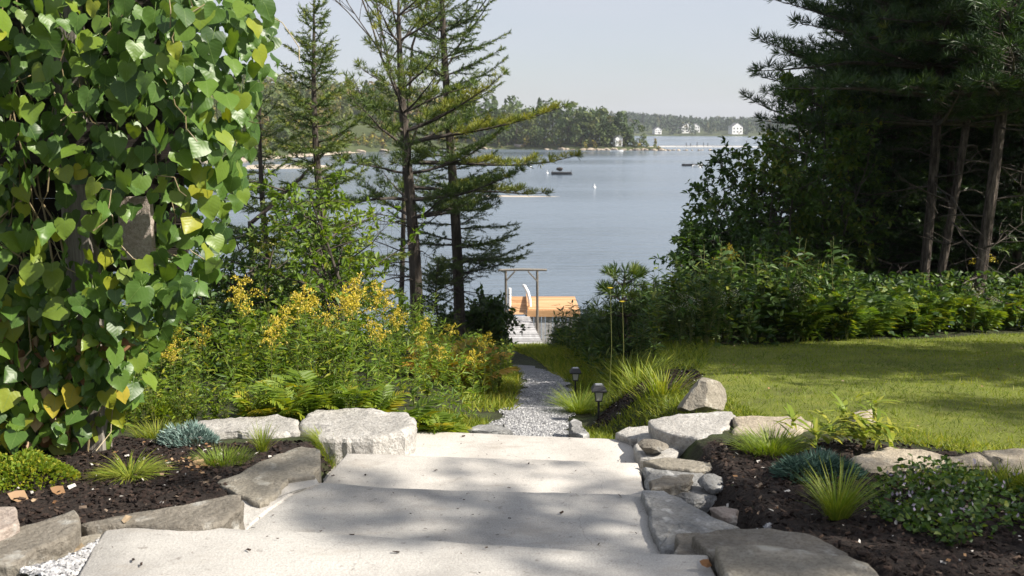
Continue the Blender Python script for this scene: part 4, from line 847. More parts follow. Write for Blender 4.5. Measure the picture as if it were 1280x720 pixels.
# ------------------------------------------------------------------ trees
def tree(name, label, loc, tr, cr, mt, mc, group=None, cat='tree', extra=None):
    t_ = thing(name, label, cat, loc, group)
    if tr is not None: tr.build('trunk', M[mt], t_)
    if cr is not None and cr.n: cr.build('crown', M[mc], t_)
    for nm, mb, m in (extra or ()): mb.build(nm, M[m], t_)
    return t_
def curve(p0, d, L_, n=5, bend=(0, 0, 0), jit=.06, r=R):
    p = [np.asarray(p0, float)]; d = nrm(d)
    for k in range(n):
        d = nrm(d + np.asarray(bend) / n + r.normal(0, jit, 3)); p.append(p[-1] + d * L_ / n)
    return np.array(p)
def along(p, t):
    u = np.linspace(0, 1, len(p)); return np.stack([np.interp(t, u, p[:, k]) for k in range(3)], -1)
def spruce(seed, Ht, base, Lmax, r0=.12, gap=.26, lean=(0, 0), shape=lambda t: (1 - t) ** .8, nb=6, tw=.15, density=1.0, dead=.0, droop=-.15, deadlen=.8, up_tip=.35, spacing=.085):
    r = np.random.default_rng(seed); tr, br, cr = MB(), MB(), MB(); u = np.linspace(0, 1, 12)
    ax = np.c_[lean[0] * u + .04 * np.sin(u * 7), lean[1] * u, Ht * u - .1]; tube(tr, ax, r0 * (1 - u) ** .75 + .008, 9)
    P_, D_, S_, V_ = [], [], [], []
    z = base
    while z < Ht * .985:
        t = (z - base) / (Ht - base); c = along(ax, np.array([z / Ht]))[0]; a0 = r.uniform(0, 6.28); k = nb if t < .85 else 4
        for i in range(k):
            if r.random() > density: continue
            a = a0 + i * 6.283 / k + r.normal(0, .25); L_ = Lmax * shape(t) * r.uniform(.6, 1.12) + .10
            d = np.array([math.cos(a), math.sin(a), droop + .75 * t ** 1.5]); b = curve(c + [0, 0, r.normal(0, .06)], d, L_, 5, (0, 0, up_tip), .05, r)
            tube(br, b, np.linspace(.006 + .010 * L_, .002, 6), 4, cap=False)
            nt_ = max(3, int(L_ / spacing)); tt = np.linspace(.15, 1, nt_)
            for q in tt:
                e = along(b, np.array([q]))[0]; dd = nrm(along(b, np.array([min(1, q + .05)]))[0] - along(b, np.array([q - .1]))[0])
                sd_ = nrm(np.cross(dd, [0, 0, 1])); l2 = (.10 + .34 * L_ * (1 - q) ** .8) * r.uniform(.6, 1.1)
                for sg in (-1, 1):
                    d2 = nrm(dd * .75 + sd_ * sg + [0, 0, r.normal(-.05, .2)]); m_ = max(1, int(l2 / (tw * .62)))
                    for w in range(m_):
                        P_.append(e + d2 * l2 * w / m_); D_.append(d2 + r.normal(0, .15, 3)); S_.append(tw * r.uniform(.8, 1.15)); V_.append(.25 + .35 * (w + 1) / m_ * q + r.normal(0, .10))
                    if l2 > .3: tube(br, [e, e + d2 * l2], [.004, .002], 3, cap=False)
                P_.append(e); D_.append(dd); S_.append(tw); V_.append(.3)
        z += gap * r.uniform(.75, 1.25)
    P_ += [ax[-1] + [0, 0, -.1]] * 3; D_ += [np.array([.15, 0, 1]), np.array([-.1, .1, 1]), np.array([0, -.1, 1.])]; S_ += [tw] * 3; V_ += [.4] * 3
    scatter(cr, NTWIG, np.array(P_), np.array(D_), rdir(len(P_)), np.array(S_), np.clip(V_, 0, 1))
    if dead:
        for k in range(int(dead)):
            z = r.uniform(.12 * Ht, max(base, .14 * Ht) * 1.25); a = r.uniform(0, 6.28); c = along(ax, np.array([z / Ht]))[0]
            b = curve(c, (math.cos(a), math.sin(a), r.uniform(-.3, .25)), deadlen * r.uniform(.5, 1.3), 6, (0, 0, r.uniform(-.3, .2)), .16, r); tube(br, b, np.linspace(.012, .003, 7), 4, cap=False)
            for w in range(5):
                e = along(b, np.array([r.uniform(.3, 1)]))[0]; tube(br, curve(e, r.normal(0, 1, 3), deadlen * .3, 3, (0, 0, 0), .2, r), [.004, .003, .002, .0015], 3, cap=False)
    return tr, br, cr
def pine(seed, Ht, base, Lmax, r0=.14, gap=.42, lean=(0, 0), tuft=.13, nb=5, shape=None, dens=1.0, dead=0, deadlen=1.2, tilt=.10, side=None, spacing=.16, boughs=()):
    r = np.random.default_rng(seed); tr, br, cr = MB(), MB(), MB(); u = np.linspace(0, 1, 12); shape = shape or (lambda t: (1 - t) ** .6)
    ax = np.c_[lean[0] * u + .05 * np.sin(u * 6), lean[1] * u, Ht * u - .1]; tube(tr, ax, r0 * (1 - u) ** .6 + .01, 10)
    P_, D_, S_, V_ = [], [], [], []; z = base
    jobs = []
    while z < Ht * .99:
        t = (z - base) / (Ht - base); a0 = r.uniform(0, 6.28)
        for i in range(nb):
            if r.random() > dens: continue
            a = a0 + i * 6.283 / nb + r.normal(0, .3); L_ = Lmax * shape(t) * r.uniform(.55, 1.15) + .15
            if side is not None: L_ *= 1 + side[2] * (math.cos(a) * side[0] + math.sin(a) * side[1])
            jobs.append((z, a, L_, tilt + .5 * t, t, .25))
        z += gap * r.uniform(.7, 1.3)
    jobs += [(bz, ba, bl, bt, .9, .1) for bz, ba, bl, bt in boughs]
    for z, a, L_, tl, t, up_ in jobs:
        c = along(ax, np.array([z / Ht]))[0]
        b = curve(c, (math.cos(a), math.sin(a), tl), L_, 6, (0, 0, up_), .08, r); tube(br, b, np.linspace(.010 + .012 * L_, .004, 7), 5, cap=False)
        for q in np.arange(.28, 1.0, spacing / max(L_, .4)):
            e = along(b, np.array([q]))[0]; dd = nrm(along(b, np.array([min(1, q + .1)]))[0] - along(b, np.array([q - .1]))[0]); sd_ = nrm(np.cross(dd, [0, 0, 1]))
            for sg in (-1, 1):
                l2 = (.16 + min(.32 * L_ * (1 - q), .45)) * r.uniform(.5, 1.1); d2 = nrm(dd * .9 + sd_ * sg * .9 + [0, 0, r.uniform(-.05, .45)]); e2 = e + d2 * l2
                tube(br, [e, (e + e2) / 2 - [0, 0, .01], e2], [.006, .004, .003], 3, cap=False)
                for w in range(max(1, int(l2 / (tuft * .75)))):
                    f_ = e + d2 * l2 * (1 - w * tuft * .75 / l2); d3 = d2 * .6 + [0, 0, .75] + r.normal(0, .4, 3); P_.append(f_); D_.append(d3); S_.append(tuft * r.uniform(.75, 1.2)); V_.append(np.clip(.35 + .35 * t + (.2 if up_ < .2 else 0) + r.normal(0, .17), 0, 1))  # boughs get a paler tuft colour, painted to look sunlit
        P_.append(b[-1]); D_.append(b[-1] - b[-2]); S_.append(tuft * 1.1); V_.append(.5)
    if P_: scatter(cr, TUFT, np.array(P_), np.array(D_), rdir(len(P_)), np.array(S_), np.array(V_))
    for k in range(dead):
        z = r.uniform(.15, 1.0) * base; a = r.uniform(0, 6.28); c = along(ax, np.array([z / Ht]))[0]
        b = curve(c, (math.cos(a), math.sin(a), r.uniform(-.25, .25)), deadlen * r.uniform(.4, 1.3), 6, (0, 0, r.uniform(-.3, .1)), .14, r); tube(br, b, np.linspace(.016, .004, 7), 4, cap=False)
        for w in range(6): tube(br, curve(along(b, np.array([r.uniform(.3, 1)]))[0], r.normal(0, 1, 3), deadlen * .3, 3, (0, 0, 0), .2, r), [.005, .004, .003, .002], 3, cap=False)
    return tr, br, cr
def broad(seed, Ht, spread, nst, nbr=11, ntw=6, nl=9, leaf=OVATE, ln=.09, low=.12, up=.55, r0=.03, hang=.0, flat=1.0):
    r = np.random.default_rng(seed); tr, cr = MB(), MB(); P_, D_ = [], []
    for s_ in range(nst):
        a = s_ * 6.283 / nst + r.normal(0, .4); st_ = curve((math.cos(a) * .08, math.sin(a) * .08, -.05), (math.cos(a) * .35 * spread / Ht, math.sin(a) * .35 * spread / Ht, 1), Ht * r.uniform(.75, 1.05), 8, (0, 0, .1), .09, r)
        tube(tr, st_, np.linspace(r0, .005, 9), 6)
        for q in np.linspace(low, .98, nbr):
            c = along(st_, np.array([q]))[0]; aa = r.uniform(0, 6.28); L_ = spread * (.28 + .75 * math.sin(min(1, q * 1.15) * math.pi) ** .7 * .6) * r.uniform(.55, 1.15)
            b = curve(c, (math.cos(aa), math.sin(aa) * flat, up), L_, 5, (0, 0, -.15), .12, r); tube(tr, b, np.linspace(.011, .003, 6), 4, cap=False)
            for w in range(ntw):
                e = along(b, np.array([r.uniform(.25, 1)]))[0]; l2 = r.uniform(.18, .42) * min(1, spread); tw_ = curve(e, nrm(b[-1] - b[0]) * .6 + r.normal(0, .6, 3), l2, 4, (0, 0, -.2), .15, r); tube(tr, tw_, np.linspace(.004, .0015, 5), 3, cap=False)
                g = r.uniform(.15, 1, nl); P_.append(along(tw_, g)); d = nrm(tw_[-1] - tw_[0]) * .5 + r.normal(0, .75, (nl, 3)) - [0, 0, hang]; D_.append(d)
    P_ = np.concatenate(P_); D_ = np.concatenate(D_); n = len(P_)
    lump = .5 + .2 * np.sin(P_[:, 0] * 4 + seed) * np.sin(P_[:, 2] * 3) 
    scatter(cr, leaf, P_, D_, np.c_[r.normal(0, .45, (n, 2)), np.ones(n)], ln * r.uniform(.6, 1.2, n), np.clip(lump + r.normal(0, .16, n), 0, 1))
    return tr, cr
def at(px, d): x = (px - 640) / F * d; return np.array([x, d, H(x, d)])   # base point from a bearing and a distance
def ztop(py, d): return PY(640, py, d)[2]

# left group by the water
c = at(403, 15.5); tr, br, cr = spruce(201, ztop(-8, 15.5) - c[2], 1.0, 1.38, .085, .27, (-.06, 0), nb=6, density=.9, dead=10, shape=lambda t: (1 - t) ** .75 * (.8 + .2 * math.cos(t * 9)), spacing=.10)
tree('spruce_tree', 'slender sparse spruce with wide lower boughs nearest the vine', c, tr, cr, 'bark', 'spruce', 'spruces on the shore', extra=[('branches', br, 'twig')])
c = at(574, 22); tr, br, cr = spruce(202, 10.6, 1.9, 1.75, .13, .34, (-.40, 0), nb=6, density=.80, dead=16, deadlen=1.2, shape=lambda t: (1 - t) ** .5 * (.82 + .18 * math.cos(t * 11)), tw=.17, droop=-.05, spacing=.15)
tree('spruce_tree', 'tall dark spruce with long lower boughs over the water, right of the pine trunk', c, tr, cr, 'bark', 'spruce', 'spruces on the shore', extra=[('branches', br, 'twig')])
c = at(519, 20); tr, br, cr = pine(203, 7.4, 3.0, 2.2, .14, .42, (-.25, 0), .15, 5, dens=.72, dead=24, deadlen=1.5, shape=lambda t: (1 - t) ** .5, side=(1, -.2, .1), boughs=((4.45, -.15, 3.3, .06), (4.1, .25, 3.4, -.04), (4.7, -.5, 2.4, .15), (3.6, .1, 2.7, -.08)))
tree('pine_tree', 'pine with thick bare lower trunk and bright green needle pads', c, tr, cr, 'bark', 'pine', None, extra=[('branches', br, 'twig')])
# boughs reaching right over the water have sunlight painted into their tufts
def bare(seed, Ht, spread, r0=.09):
    r = np.random.default_rng(seed); mb, tw_ = MB(), MB(); ax = curve((0, 0, -.1), (0, 0, 1), Ht * .62, 7, (0, 0, 0), .03, r); tube(mb, ax, np.linspace(r0, r0 * .55, 8), 8)
    def rec(p, d, L_, rr, lv):
        b = curve(p, d, L_, 5, (0, 0, .25), .10, r); tube(mb if lv < 2 else tw_, b, np.linspace(rr, rr * .4, 6), 5 if lv < 2 else 3, cap=False)
        if lv < 4:
            for k in range((5, 5, 4, 3)[lv]):
                q = r.uniform(.3, 1); e = along(b, np.array([q]))[0]; a = r.uniform(0, 6.28); rec(e, nrm(nrm(b[-1] - b[0]) * 1.1 + np.array([math.cos(a), math.sin(a), .3]) * .75), L_ * r.uniform(.42, .62), rr * .5, lv + 1)
    for k in range(5):
        a = k * 1.26 + r.normal(0, .3); rec(along(ax, np.array([.72 + .07 * k]))[0], (math.cos(a) * spread, math.sin(a) * spread, 1), Ht * .46, r0 * .5, 0)
    return mb, tw_
c = at(497, 24); mb, tw_ = bare(204, 10.2, .40, .07)
tree('bare_tree', 'leafless tree with fine grey limbs rising behind the pine', c, mb, None, 'bark', None, None, extra=[('branches', tw_, 'twig')])
c = at(546, 19); tr, br, cr = spruce(205, ztop(318, 19) - c[2], .2, .42, .025, .16, nb=5, tw=.13)
tree('young_spruce', 'small young spruce standing between the two trunks', c, tr, cr, 'bark', 'spruce', None, extra=[('branches', br, 'twig')])
c = at(330, 21); tr, br, cr = spruce(206, 5.8, .9, 1.8, .09, .36, (0, 0), nb=5, density=.7, tw=.19, dead=14, shape=lambda t: (1 - t) ** .7, spacing=.14)
tree('spruce_tree', 'broad lower spruce behind the leafy sapling at the vine edge', c, tr, cr, 'bark', 'spruce', 'spruces on the shore', extra=[('branches', br, 'twig')])
mb = MB(); a = at(312, 20); tube(mb, curve((0, 0, 2.6), (1.2, .2, 1), 2.6, 6, (0, 0, 0), .05), np.linspace(.05, .02, 7), 6); tube(mb, [(0, 0, -.1), (0, 0, 1.4), (0, 0, 2.65)], [.07, .06, .05], 6)
put_ = mb.build('dead_tree', M['bark'], None, (0, 0, 0)); put_.location = a; tag(put_, 'dark dead leaning stem crossing in front of the left shore', 'tree')
# sunlit sapling and shaded bush beside the vine
c = at(425, 10.8); tr, cr = broad(211, ztop(205, 10.8) - c[2], 1.25, 4, 11, 6, 9, OVATE, .085, up=.5)
tree('leafy_sapling', 'sunlit broadleaf sapling with pale green leaves in front of the spruce', c, tr, cr, 'twig', 'bank', cat='tree')
c = at(345, 11.6); tr, cr = broad(212, ztop(280, 11.6) - c[2], 1.2, 5, 10, 7, 10, OVATE, .085, up=.4)
tree('leafy_bush', 'dark green bush between the vine and the sunlit sapling', c, tr, cr, 'twig', 'leaf', cat='bush')
c = at(268, 11.2); tr, cr = broad(213, ztop(330, 11.2) - c[2], 1.0, 4, 9, 7, 10, OVATE, .08, up=.4)
tree('leafy_bush', 'leafy bush showing under the lower edge of the vine', c, tr, cr, 'twig', 'leaf', cat='bush')
c = at(600, 23); tr, cr = broad(214, ztop(366, 23) - c[2], 1.0, 7, 10, 9, 11, DIA, .13, low=.05, up=.3)
tree('round_shrub', 'dark rounded evergreen shrub beside the wooden gate', c, tr, cr, 'twig', 'leaf_dark', cat='shrub')
c = at(560, 22.5); tr, cr = broad(219, .9, 1.0, 6, 8, 8, 11, DIA, .12, low=.05, up=.3)
tree('low_shrub', 'low dark shrub at the foot of the tall spruce', c, tr, cr, 'twig', 'leaf_dark', cat='shrub')
# right hand wood
for px, d, top, sp, ns, sd_, lab, lm_, ln_ in ((905, 14.6, 285, 1.05, 6, 221, 'dark leafy shrub arching over the water, lowest of the shrubs right of the path', 'leaf_dark', .10),
        (962, 15.6, 160, 1.25, 6, 222, 'tall green shrub with arching twigs at the left edge of the wood', 'leaf', .10),
        (1035, 17, 90, 1.5, 5, 223, 'tallest leafy tree at the left edge of the pine wood', 'leaf', .11)):
    c = at(px, d); tr, cr = broad(sd_, ztop(top, d) - c[2], sp, ns + 2, 14, 8, 12, OVATE, ln_, up=.45); tree('leafy_shrub', lab, c, tr, cr, 'twig', lm_, cat='shrub')
c = at(785, 13.5); tr, br, cr = pine(231, ztop(335, 13.5) - c[2], .25, .35, .02, .24, tuft=.17, nb=5)
tree('young_pine', 'young dark pine sapling standing against the water', c, tr, cr, 'bark', 'pine_dark', None, extra=[('branches', br, 'twig')])
pine_tr = []
def bigpine(seed, px, d, Ht, base, Lmax, r0, label, lean=(0, 0), dens=.95, dead=9, side=None, bark='bark_pale', tuft=.17):
    c = at(px, d); tr, br, cr = pine(seed, Ht, base, Lmax, r0, .40, lean, tuft, 7, dens=dens, dead=dead, deadlen=1.6, side=side, shape=lambda t: (1 - t) ** .55, spacing=.18, tilt=.02)
    return tree('pine_tree', label, c, tr, cr, bark, 'pine_dark', 'pines in the wood on the right', extra=[('branches', br, 'twig')])
p1 = bigpine(241, 1158, 15.6, 10.5, 3.3, 2.3, .07, 'pale straight pine trunk, left one of the close pair in the wood', (.10, 0), side=(-1, -.3, .15))
p2 = bigpine(242, 1172, 15.2, 9.5, 3.7, 2.2, .055, 'slimmer pine trunk leaning right, right one of the close pair in the wood', (.9, 0), dens=.7)
p3 = bigpine(243, 1226, 14.6, 11, 3.5, 2.8, .08, 'stout pine trunk nearest the right edge of the photo', (.5, 0))
def wood(src, px, d, sc, label, rz):
    c = at(px, d); return dup(src, c, (0, 0, rz), sc, label, 'pines in the wood on the right')
wood(p1, 1300, 15.8, 1.1, 'pine half cut off by the right edge of the photo', 2.0)
wood(p3, 1110, 19, 1.0, 'dark pine standing behind the close pair of trunks', 1.0)
wood(p1, 1205, 19.5, 1.15, 'dark pine deep in the wood between the close pair and the stout trunk', 4.0)
wood(p3, 1270, 20, 1.1, 'dark pine deep in the wood behind the stout trunk', 3.0)
wood(p2, 1340, 18, 1.2, 'pine beyond the right edge deep in the wood', 5.0)
c = at(1085, 17.6); tr, br, cr = spruce(251, 7.5, 1.0, 1.7, .09, .30, nb=6, density=.85, tw=.2, dead=24, deadlen=1.2, spacing=.15)
s1 = tree('spruce_tree', 'dark spruce with dead lower twigs right of the tallest leafy tree', c, tr, cr, 'bark', 'pine_dark', 'dark spruces in the wood', extra=[('branches', br, 'twig')])
for px, d, sc, rz, lab in ((1140, 21, 1.15, 2, 'dark spruce far back behind the close pair of pine trunks'), (1185, 17.8, .9, 1, 'shaded spruce just right of the close pair of trunks'), (1250, 17.6, 1.05, 3.3, 'shaded spruce behind the stout pine trunk'), (1045, 21, 1.0, 4.4, 'dark spruce behind the tallest leafy tree'), (1300, 22, 1.2, 5, 'dark spruce at the right edge far back'), (1220, 23, 1.1, .5, 'dark spruce deepest in the wood behind the stout trunk')):
    dup(s1, at(px, d), (0, 0, rz), sc, lab, 'dark spruces in the wood')
for px, d, sc, rz, lab in ((1100, 19.5, .95, .3, 'dark low spruce between the tallest leafy tree and the close pair'), (1165, 19, .9, 1.9, 'dark low spruce right behind the close pair of trunks'), (1235, 19.5, 1.0, 2.7, 'dark low spruce left of the far edge trees'), (1275, 17.2, .95, .8, 'dark spruce by the right edge of the photo'), (1120, 23, 1.1, 3.9, 'farthest dark spruce behind the close pair'), (1065, 24, 1.1, 5.2, 'farthest dark spruce beside the leafy tree')):
    dup(s1, at(px, d), (0, 0, rz), sc, lab, 'dark spruces in the wood')
# trees of the same wood just past the right edge of the view: they shade the lawn
for x, y, sc, src, rz in ((9.5, 7.9, .95, p3, 1), (12.5, 7.9, 1.05, p1, 2), (12.5, 4.2, .74, p3, 4), (9.4, .95, .95, p2, 2.2)):
    dup(src, (x, y, H(x, y)), (0, 0, rz), sc, 'tall pine on the far side of the lawn, outside the picture on the right', 'pines along the right side of the lawn')

# ------------------------------------------------------------------ gate, boardwalk and deck at the shore
gz = -4.85; gt = thing('garden_gate', 'rustic grey pole gate frame at the head of the boardwalk', 'gate', (.27, 30, gz)); GO = (.27, 30, gz)
zt = ztop(339, 30)
for x in (-.19, .76):
    mb = MB(); tube(mb, [(x, 30, gz - .2), (x + .01, 30, (gz + zt) / 2), (x, 30, zt)], [.046, .040, .036], 8); mb.build('post', M['wood_old'], gt, GO)
mb = MB(); tube(mb, [(-.42, 30.0, zt + .03), (.3, 30, zt + .05), (1.05, 30, zt + .035)], [.035, .04, .035], 8); mb.build('crossbar', M['wood_old'], gt, GO)
for x, s_ in ((-.19, 1), (.76, -1)):
    mb = MB(); beam(mb, (x, 29.96, zt - .30), (x + s_ * .28, 29.96, zt + .0), .04, .04); mb.build('brace', M['wood_old'], gt, GO)
bw = thing('boardwalk', 'grey weathered boardwalk leading through the gate to the deck', 'boardwalk', (.2, 29.5, -4.9)); BO = (.2, 29.5, -4.9)
for k in range(16):
    y = 28.3 + k * .15; z = np.interp(y, [28.3, 30.6], [H(.35, 28.3) + .08, -4.18]); x0 = np.interp(y, [28.3, 30.6], [.42, .08])
    mb = MB(); box(mb, (x0, y, z), (.92, .138, .04), var=R.random(), bev=.004); mb.build('plank', M['wood_grey'], bw, BO)
for s_ in (-.42, .42):
    mb = MB(); beam(mb, (.42 + s_, 28.25, H(.35, 28.3) - .02), (.08 + s_, 30.6, -4.29), .06, .14); mb.build('stringer', M['wood_grey'], bw, BO)
dk = thing('wooden_deck', 'new orange cedar deck standing at the water edge', 'deck', (1.0, 32, -5.6)); DO = (1.0, 32, -5.6); dz = -3.98
for k in range(17):
    y = 30.72 + k * .146; mb = MB(); box(mb, (1.29, y, dz), (1.62, .136, .04), var=R.random(), bev=.004); mb.build('plank', M['wood_new'], dk, DO)
for k in range(15):
    y = 30.72 + k * .146; mb = MB(); box(mb, (.18, y, dz - .12 + k * .012), (.56, .136, .04), var=R.random(), bev=.004); mb.build('plank', M['wood_new'], dk, DO)
mb = MB(); box(mb, (1.29, 30.62, dz - .10), (1.64, .045, .20), bev=.004); mb.build('fascia', M['wood_new'], dk, DO)
for x in (.5, 1.2, 2.05):
    for y in (30.75, 33.0):
        mb = MB(); z0 = H(x, y) - .2; box(mb, (x, y, (z0 + dz - .02) / 2), (.12, .12, dz - .02 - z0)); mb.build('post', M['wood_grey'], dk, DO)
for i in range(13):
    mb = MB(); x = .62 + i * .118; z0 = H(x, 30.7); box(mb, (x, 30.68, (z0 + dz - .22) / 2), (.10, .02, dz - .22 - z0), var=R.random()); mb.build('skirt_board', M['wood_grey'], dk, DO)
mb = MB(); beam(mb, (.49, 30.7, dz + .06), (.49, 32.9, dz + .10), .05, .14); mb.build('curb', M['wood_new'], dk, DO)
mb = MB(); x, y, z = PY(662, 378, 31.2); tube(mb, [(x + .02, y, dz), (x, y, z + .1), (x - .06, y + .05, z + .32), (x - .16, y + .15, z + .50), (x - .2, y + .3, z + .5)], [.05, .05, .055, .05, .04], 8); mb.build('handrail', M['paint'], dk, DO)
mb = MB(); x, y, z = PY(637, 378, 31.2); tube(mb, [(x, y, dz - .1), (x, y, z + .46)], [.05, .05], 8); mb.build('handrail', M['paint'], dk, DO)

# ------------------------------------------------------------------ far shores
def farcrown(seed, n=170, lobes=7, quad=.085, conif=False):
    r = np.random.default_rng(seed); C_, N_ = [], []
    if conif:
        z = r.uniform(.08, 1, n) ** .8; rr = .20 * (1 - z) ** .8 * r.uniform(.5, 1.1, n) + .01; a = r.uniform(0, 6.28, n); C_ = np.c_[rr * np.cos(a), rr * np.sin(a), z]; N_ = np.c_[np.cos(a), np.sin(a), np.full(n, .6)]; lv_ = np.zeros(n)
    else:
        lc = np.c_[r.normal(0, .17, (lobes, 2)), np.linspace(.12, .84, lobes)]; lc[:, :2] *= (1.25 - .6 * lc[:, 2:3]); lr = r.uniform(.13, .22, lobes); lt = r.normal(0, .10, lobes); k = r.integers(0, lobes, n); d = nrm(r.normal(size=(n, 3)) + [0, 0, .3])
        C_ = lc[k] + d * lr[k][:, None] * r.uniform(.75, 1.08, n)[:, None]; N_ = d; lv_ = lt[k]
    N_ = nrm(N_ + r.normal(0, .45, (n, 3))); X, Y, Z = frames(nrm(np.cross(N_, r.normal(size=(n, 3)))), N_); s_ = quad * r.uniform(.6, 1.3, n)[:, None]
    v = np.stack([C_ - X * s_ * .5 - Y * s_ * .5, C_ + X * s_ * .6 - Y * s_ * .4, C_ + Y * s_ * .7], 1).reshape(-1, 3); t_ = T(v, np.arange(3 * n).reshape(-1, 3)); t_.var = lv_ + r.normal(0, .05, n); return t_
FC = [farcrown(300 + i, 330, 10) for i in range(6)]; FT = [farcrown(320 + i, 70, 5, .16) for i in range(4)]; FN = [farcrown(330 + i, 60, 1, .12, True) for i in range(3)]; FCN = [farcrown(340 + i, 220, 1, .07, True) for i in range(2)]
def land(name, poly, zf, step, mat_='hill'):
    a, b = poly.min(0), poly.max(0); xs = np.arange(a[0] - step, b[0] + step, step); ys = np.arange(a[1] - step, b[1] + step, step)
    o = grid_mesh(xs, ys, zf).build(name, M[mat_], smooth=True, kind='structure'); return o
def sdist(p, poly):   # signed distance inside a polygon (positive inside)
    p = np.atleast_2d(p); d = np.full(len(p), 1e9); q = np.roll(poly, -1, 0)
    for a, b in zip(poly, q):
        ab_ = b - a; t = np.clip(((p - a) @ ab_) / (ab_ @ ab_), 0, 1); d = np.minimum(d, np.linalg.norm(p - a - t[:, None] * ab_, axis=1))
    return np.where(inpoly(p, poly), d, -d)
LP_ = np.array([(-150, 215), (-80, 232), (-70, 285), (-66, 320), (-58, 378), (-32, 425), (-8, 436), (14, 424), (33, 412), (50, 410), (62, 406), (66, 411), (56, 424), (46, 450), (30, 520), (-20, 640), (-150, 760), (-420, 760), (-420, 215)], float)
def landz(x, y):
    p = np.stack([np.ravel(x), np.ravel(y)], -1); s_ = sdist(p, LP_); h_ = np.interp(s_, [-20, -6, 0, 2, 6, 20, 60, 140, 300], [-6, -2, -.1, .9, 2.0, 5.0, 17, 23, 26]); w = np.interp(p[:, 0], [-60, -25, -8, 15], [1, .95, .62, .32])
    return (WATER + np.where(s_ > 6, 2 + (h_ - 2) * w, h_) + .25 * np.sin(p[:, 0] * .9) * np.sin(p[:, 1] * .7) * (s_ > 0)).reshape(np.shape(x))
land('headland', LP_, landz, 6)
RP_ = np.array([(-900, 1120), (-200, 1140), (60, 1135), (140, 1150), (240, 1140), (330, 1130), (480, 1140), (900, 1120), (900, 2000), (-900, 2000)], float)
def ridgez(x, y):
    p = np.stack([np.ravel(x), np.ravel(y)], -1); s_ = sdist(p, RP_); h_ = np.interp(s_, [-40, 0, 12, 60, 200, 420], [-6, -.2, 2, 5, 14, 19]); w = np.interp(p[:, 0], [60, 160, 260, 420], [1.25, 1.1, .6, .45]); return (WATER + np.where(s_ > 12, 2 + (h_ - 2) * w, h_)).reshape(np.shape(x))
land('far_ridge', RP_, ridgez, 25)
# woods on the headland seen behind the shore trees: one mass
def forest(name, poly, n, temps, hr, zf, m, dist_min=3, xlim=None):
    p = sample(poly, n * 3); s_ = sdist(p, poly); p = p[(s_ > dist_min)][:n]; mb = MB(); k = R.integers(0, len(temps), len(p)); z = zf(p[:, 0], p[:, 1])
    for i, t_ in enumerate(temps):
        q = k == i; m_ = q.sum(); a = R.uniform(0, 6.28, m_)
        scatter(mb, t_, np.c_[p[q], z[q] - .4], np.c_[np.cos(a), np.sin(a), np.zeros(m_)], np.c_[np.zeros((m_, 2)), np.ones(m_)], R.uniform(*hr, m_), np.clip(R.beta(2, 2.6, m_) + (R.random(m_) > .95) * .3, 0, 1))
    return mb.build(name, M[m], kind='stuff')
FW = np.array([(-150, 222), (-84, 240), (-76, 290), (-72, 325), (-64, 384), (-40, 432), (-16, 443), (-30, 560), (-180, 560), (-230, 222)], float)
forest('headland_forest', FW, 370, FC[:4] + FCN[:1], (8, 14.5), landz, 'far', 2)
forest('headland_scrub', np.array([(-82, 236), (-72, 285), (-68, 320), (-60, 378), (-34, 428), (-10, 440), (-16, 448), (-44, 440), (-74, 384), (-84, 325), (-92, 240)], float), 260, FT, (1.8, 4.5), landz, 'far', .5)
RFP = RP_.copy(); RFP = np.array([(-140, 1142), (60, 1140), (140, 1155), (240, 1145), (330, 1135), (480, 1145), (700, 1130), (700, 1560), (-140, 1560)], float)
forest('ridge_forest', RFP, 2300, FT + FN + FN, (9, 15), ridgez, 'ridge', 4)
forest('point_scrub', np.array([(-8, 438), (14, 426.5), (33, 415), (50, 412.5), (60, 409), (57, 414), (40, 432), (20, 448), (-6, 452)], float), 150, FT, (1.6, 4.2), landz, 'far', .3)
# trees along the point, one by one
fm = [MB().add(t_.v, t_.f, np.clip(.35 + t_.var, 0, 1)).mesh('crown', M['far']) for t_ in FC + FCN]
tm = MB(); tube(tm, [(0, 0, -.05), (.01, 0, .3), (0, .01, .6)], [.022, .017, .008], 6); tm = tm.mesh('trunk', M['bark'])
pts = [(-20, 449, 15.5), (-12, 446, 16), (-5, 447, 13), (2, 445, 15), (-2, 438, 9), (8, 438, 14), (14, 436, 15.5), (20, 434, 13), (24, 432, 15), (29, 428, 14), (33, 430, 13.5), (37, 425, 13), (41, 423, 13), (44, 421, 11.5), (47, 423, 10.5), (50, 419, 9.5), (10, 430, 8), (18, 428, 8.5), (27, 422, 8), (36, 419, 8), (43, 417, 7.5), (48, 416, 6.5), (-8, 454, 17), (12, 446, 17), (26, 442, 15.5), (36, 436, 14), (53, 415.5, 4.5), (0, 456, 17.5), (-14, 458, 18), (18, 450, 16)]
for i, (x, y, h_) in enumerate(pts):
    t_ = thing('shore_tree', 'round crowned tree in the row along the far wooded point', 'tree', (x, y, float(landz(np.array([x]), np.array([y]))[0]) - .3), 'trees along the far wooded point', (0, 0, R.uniform(0, 6.28)), (h_ * 1.15, h_ * 1.15, h_ * 1.10)); link('trunk', tm, t_); link('crown', fm[i % 8 if i % 5 else i % 6], t_)
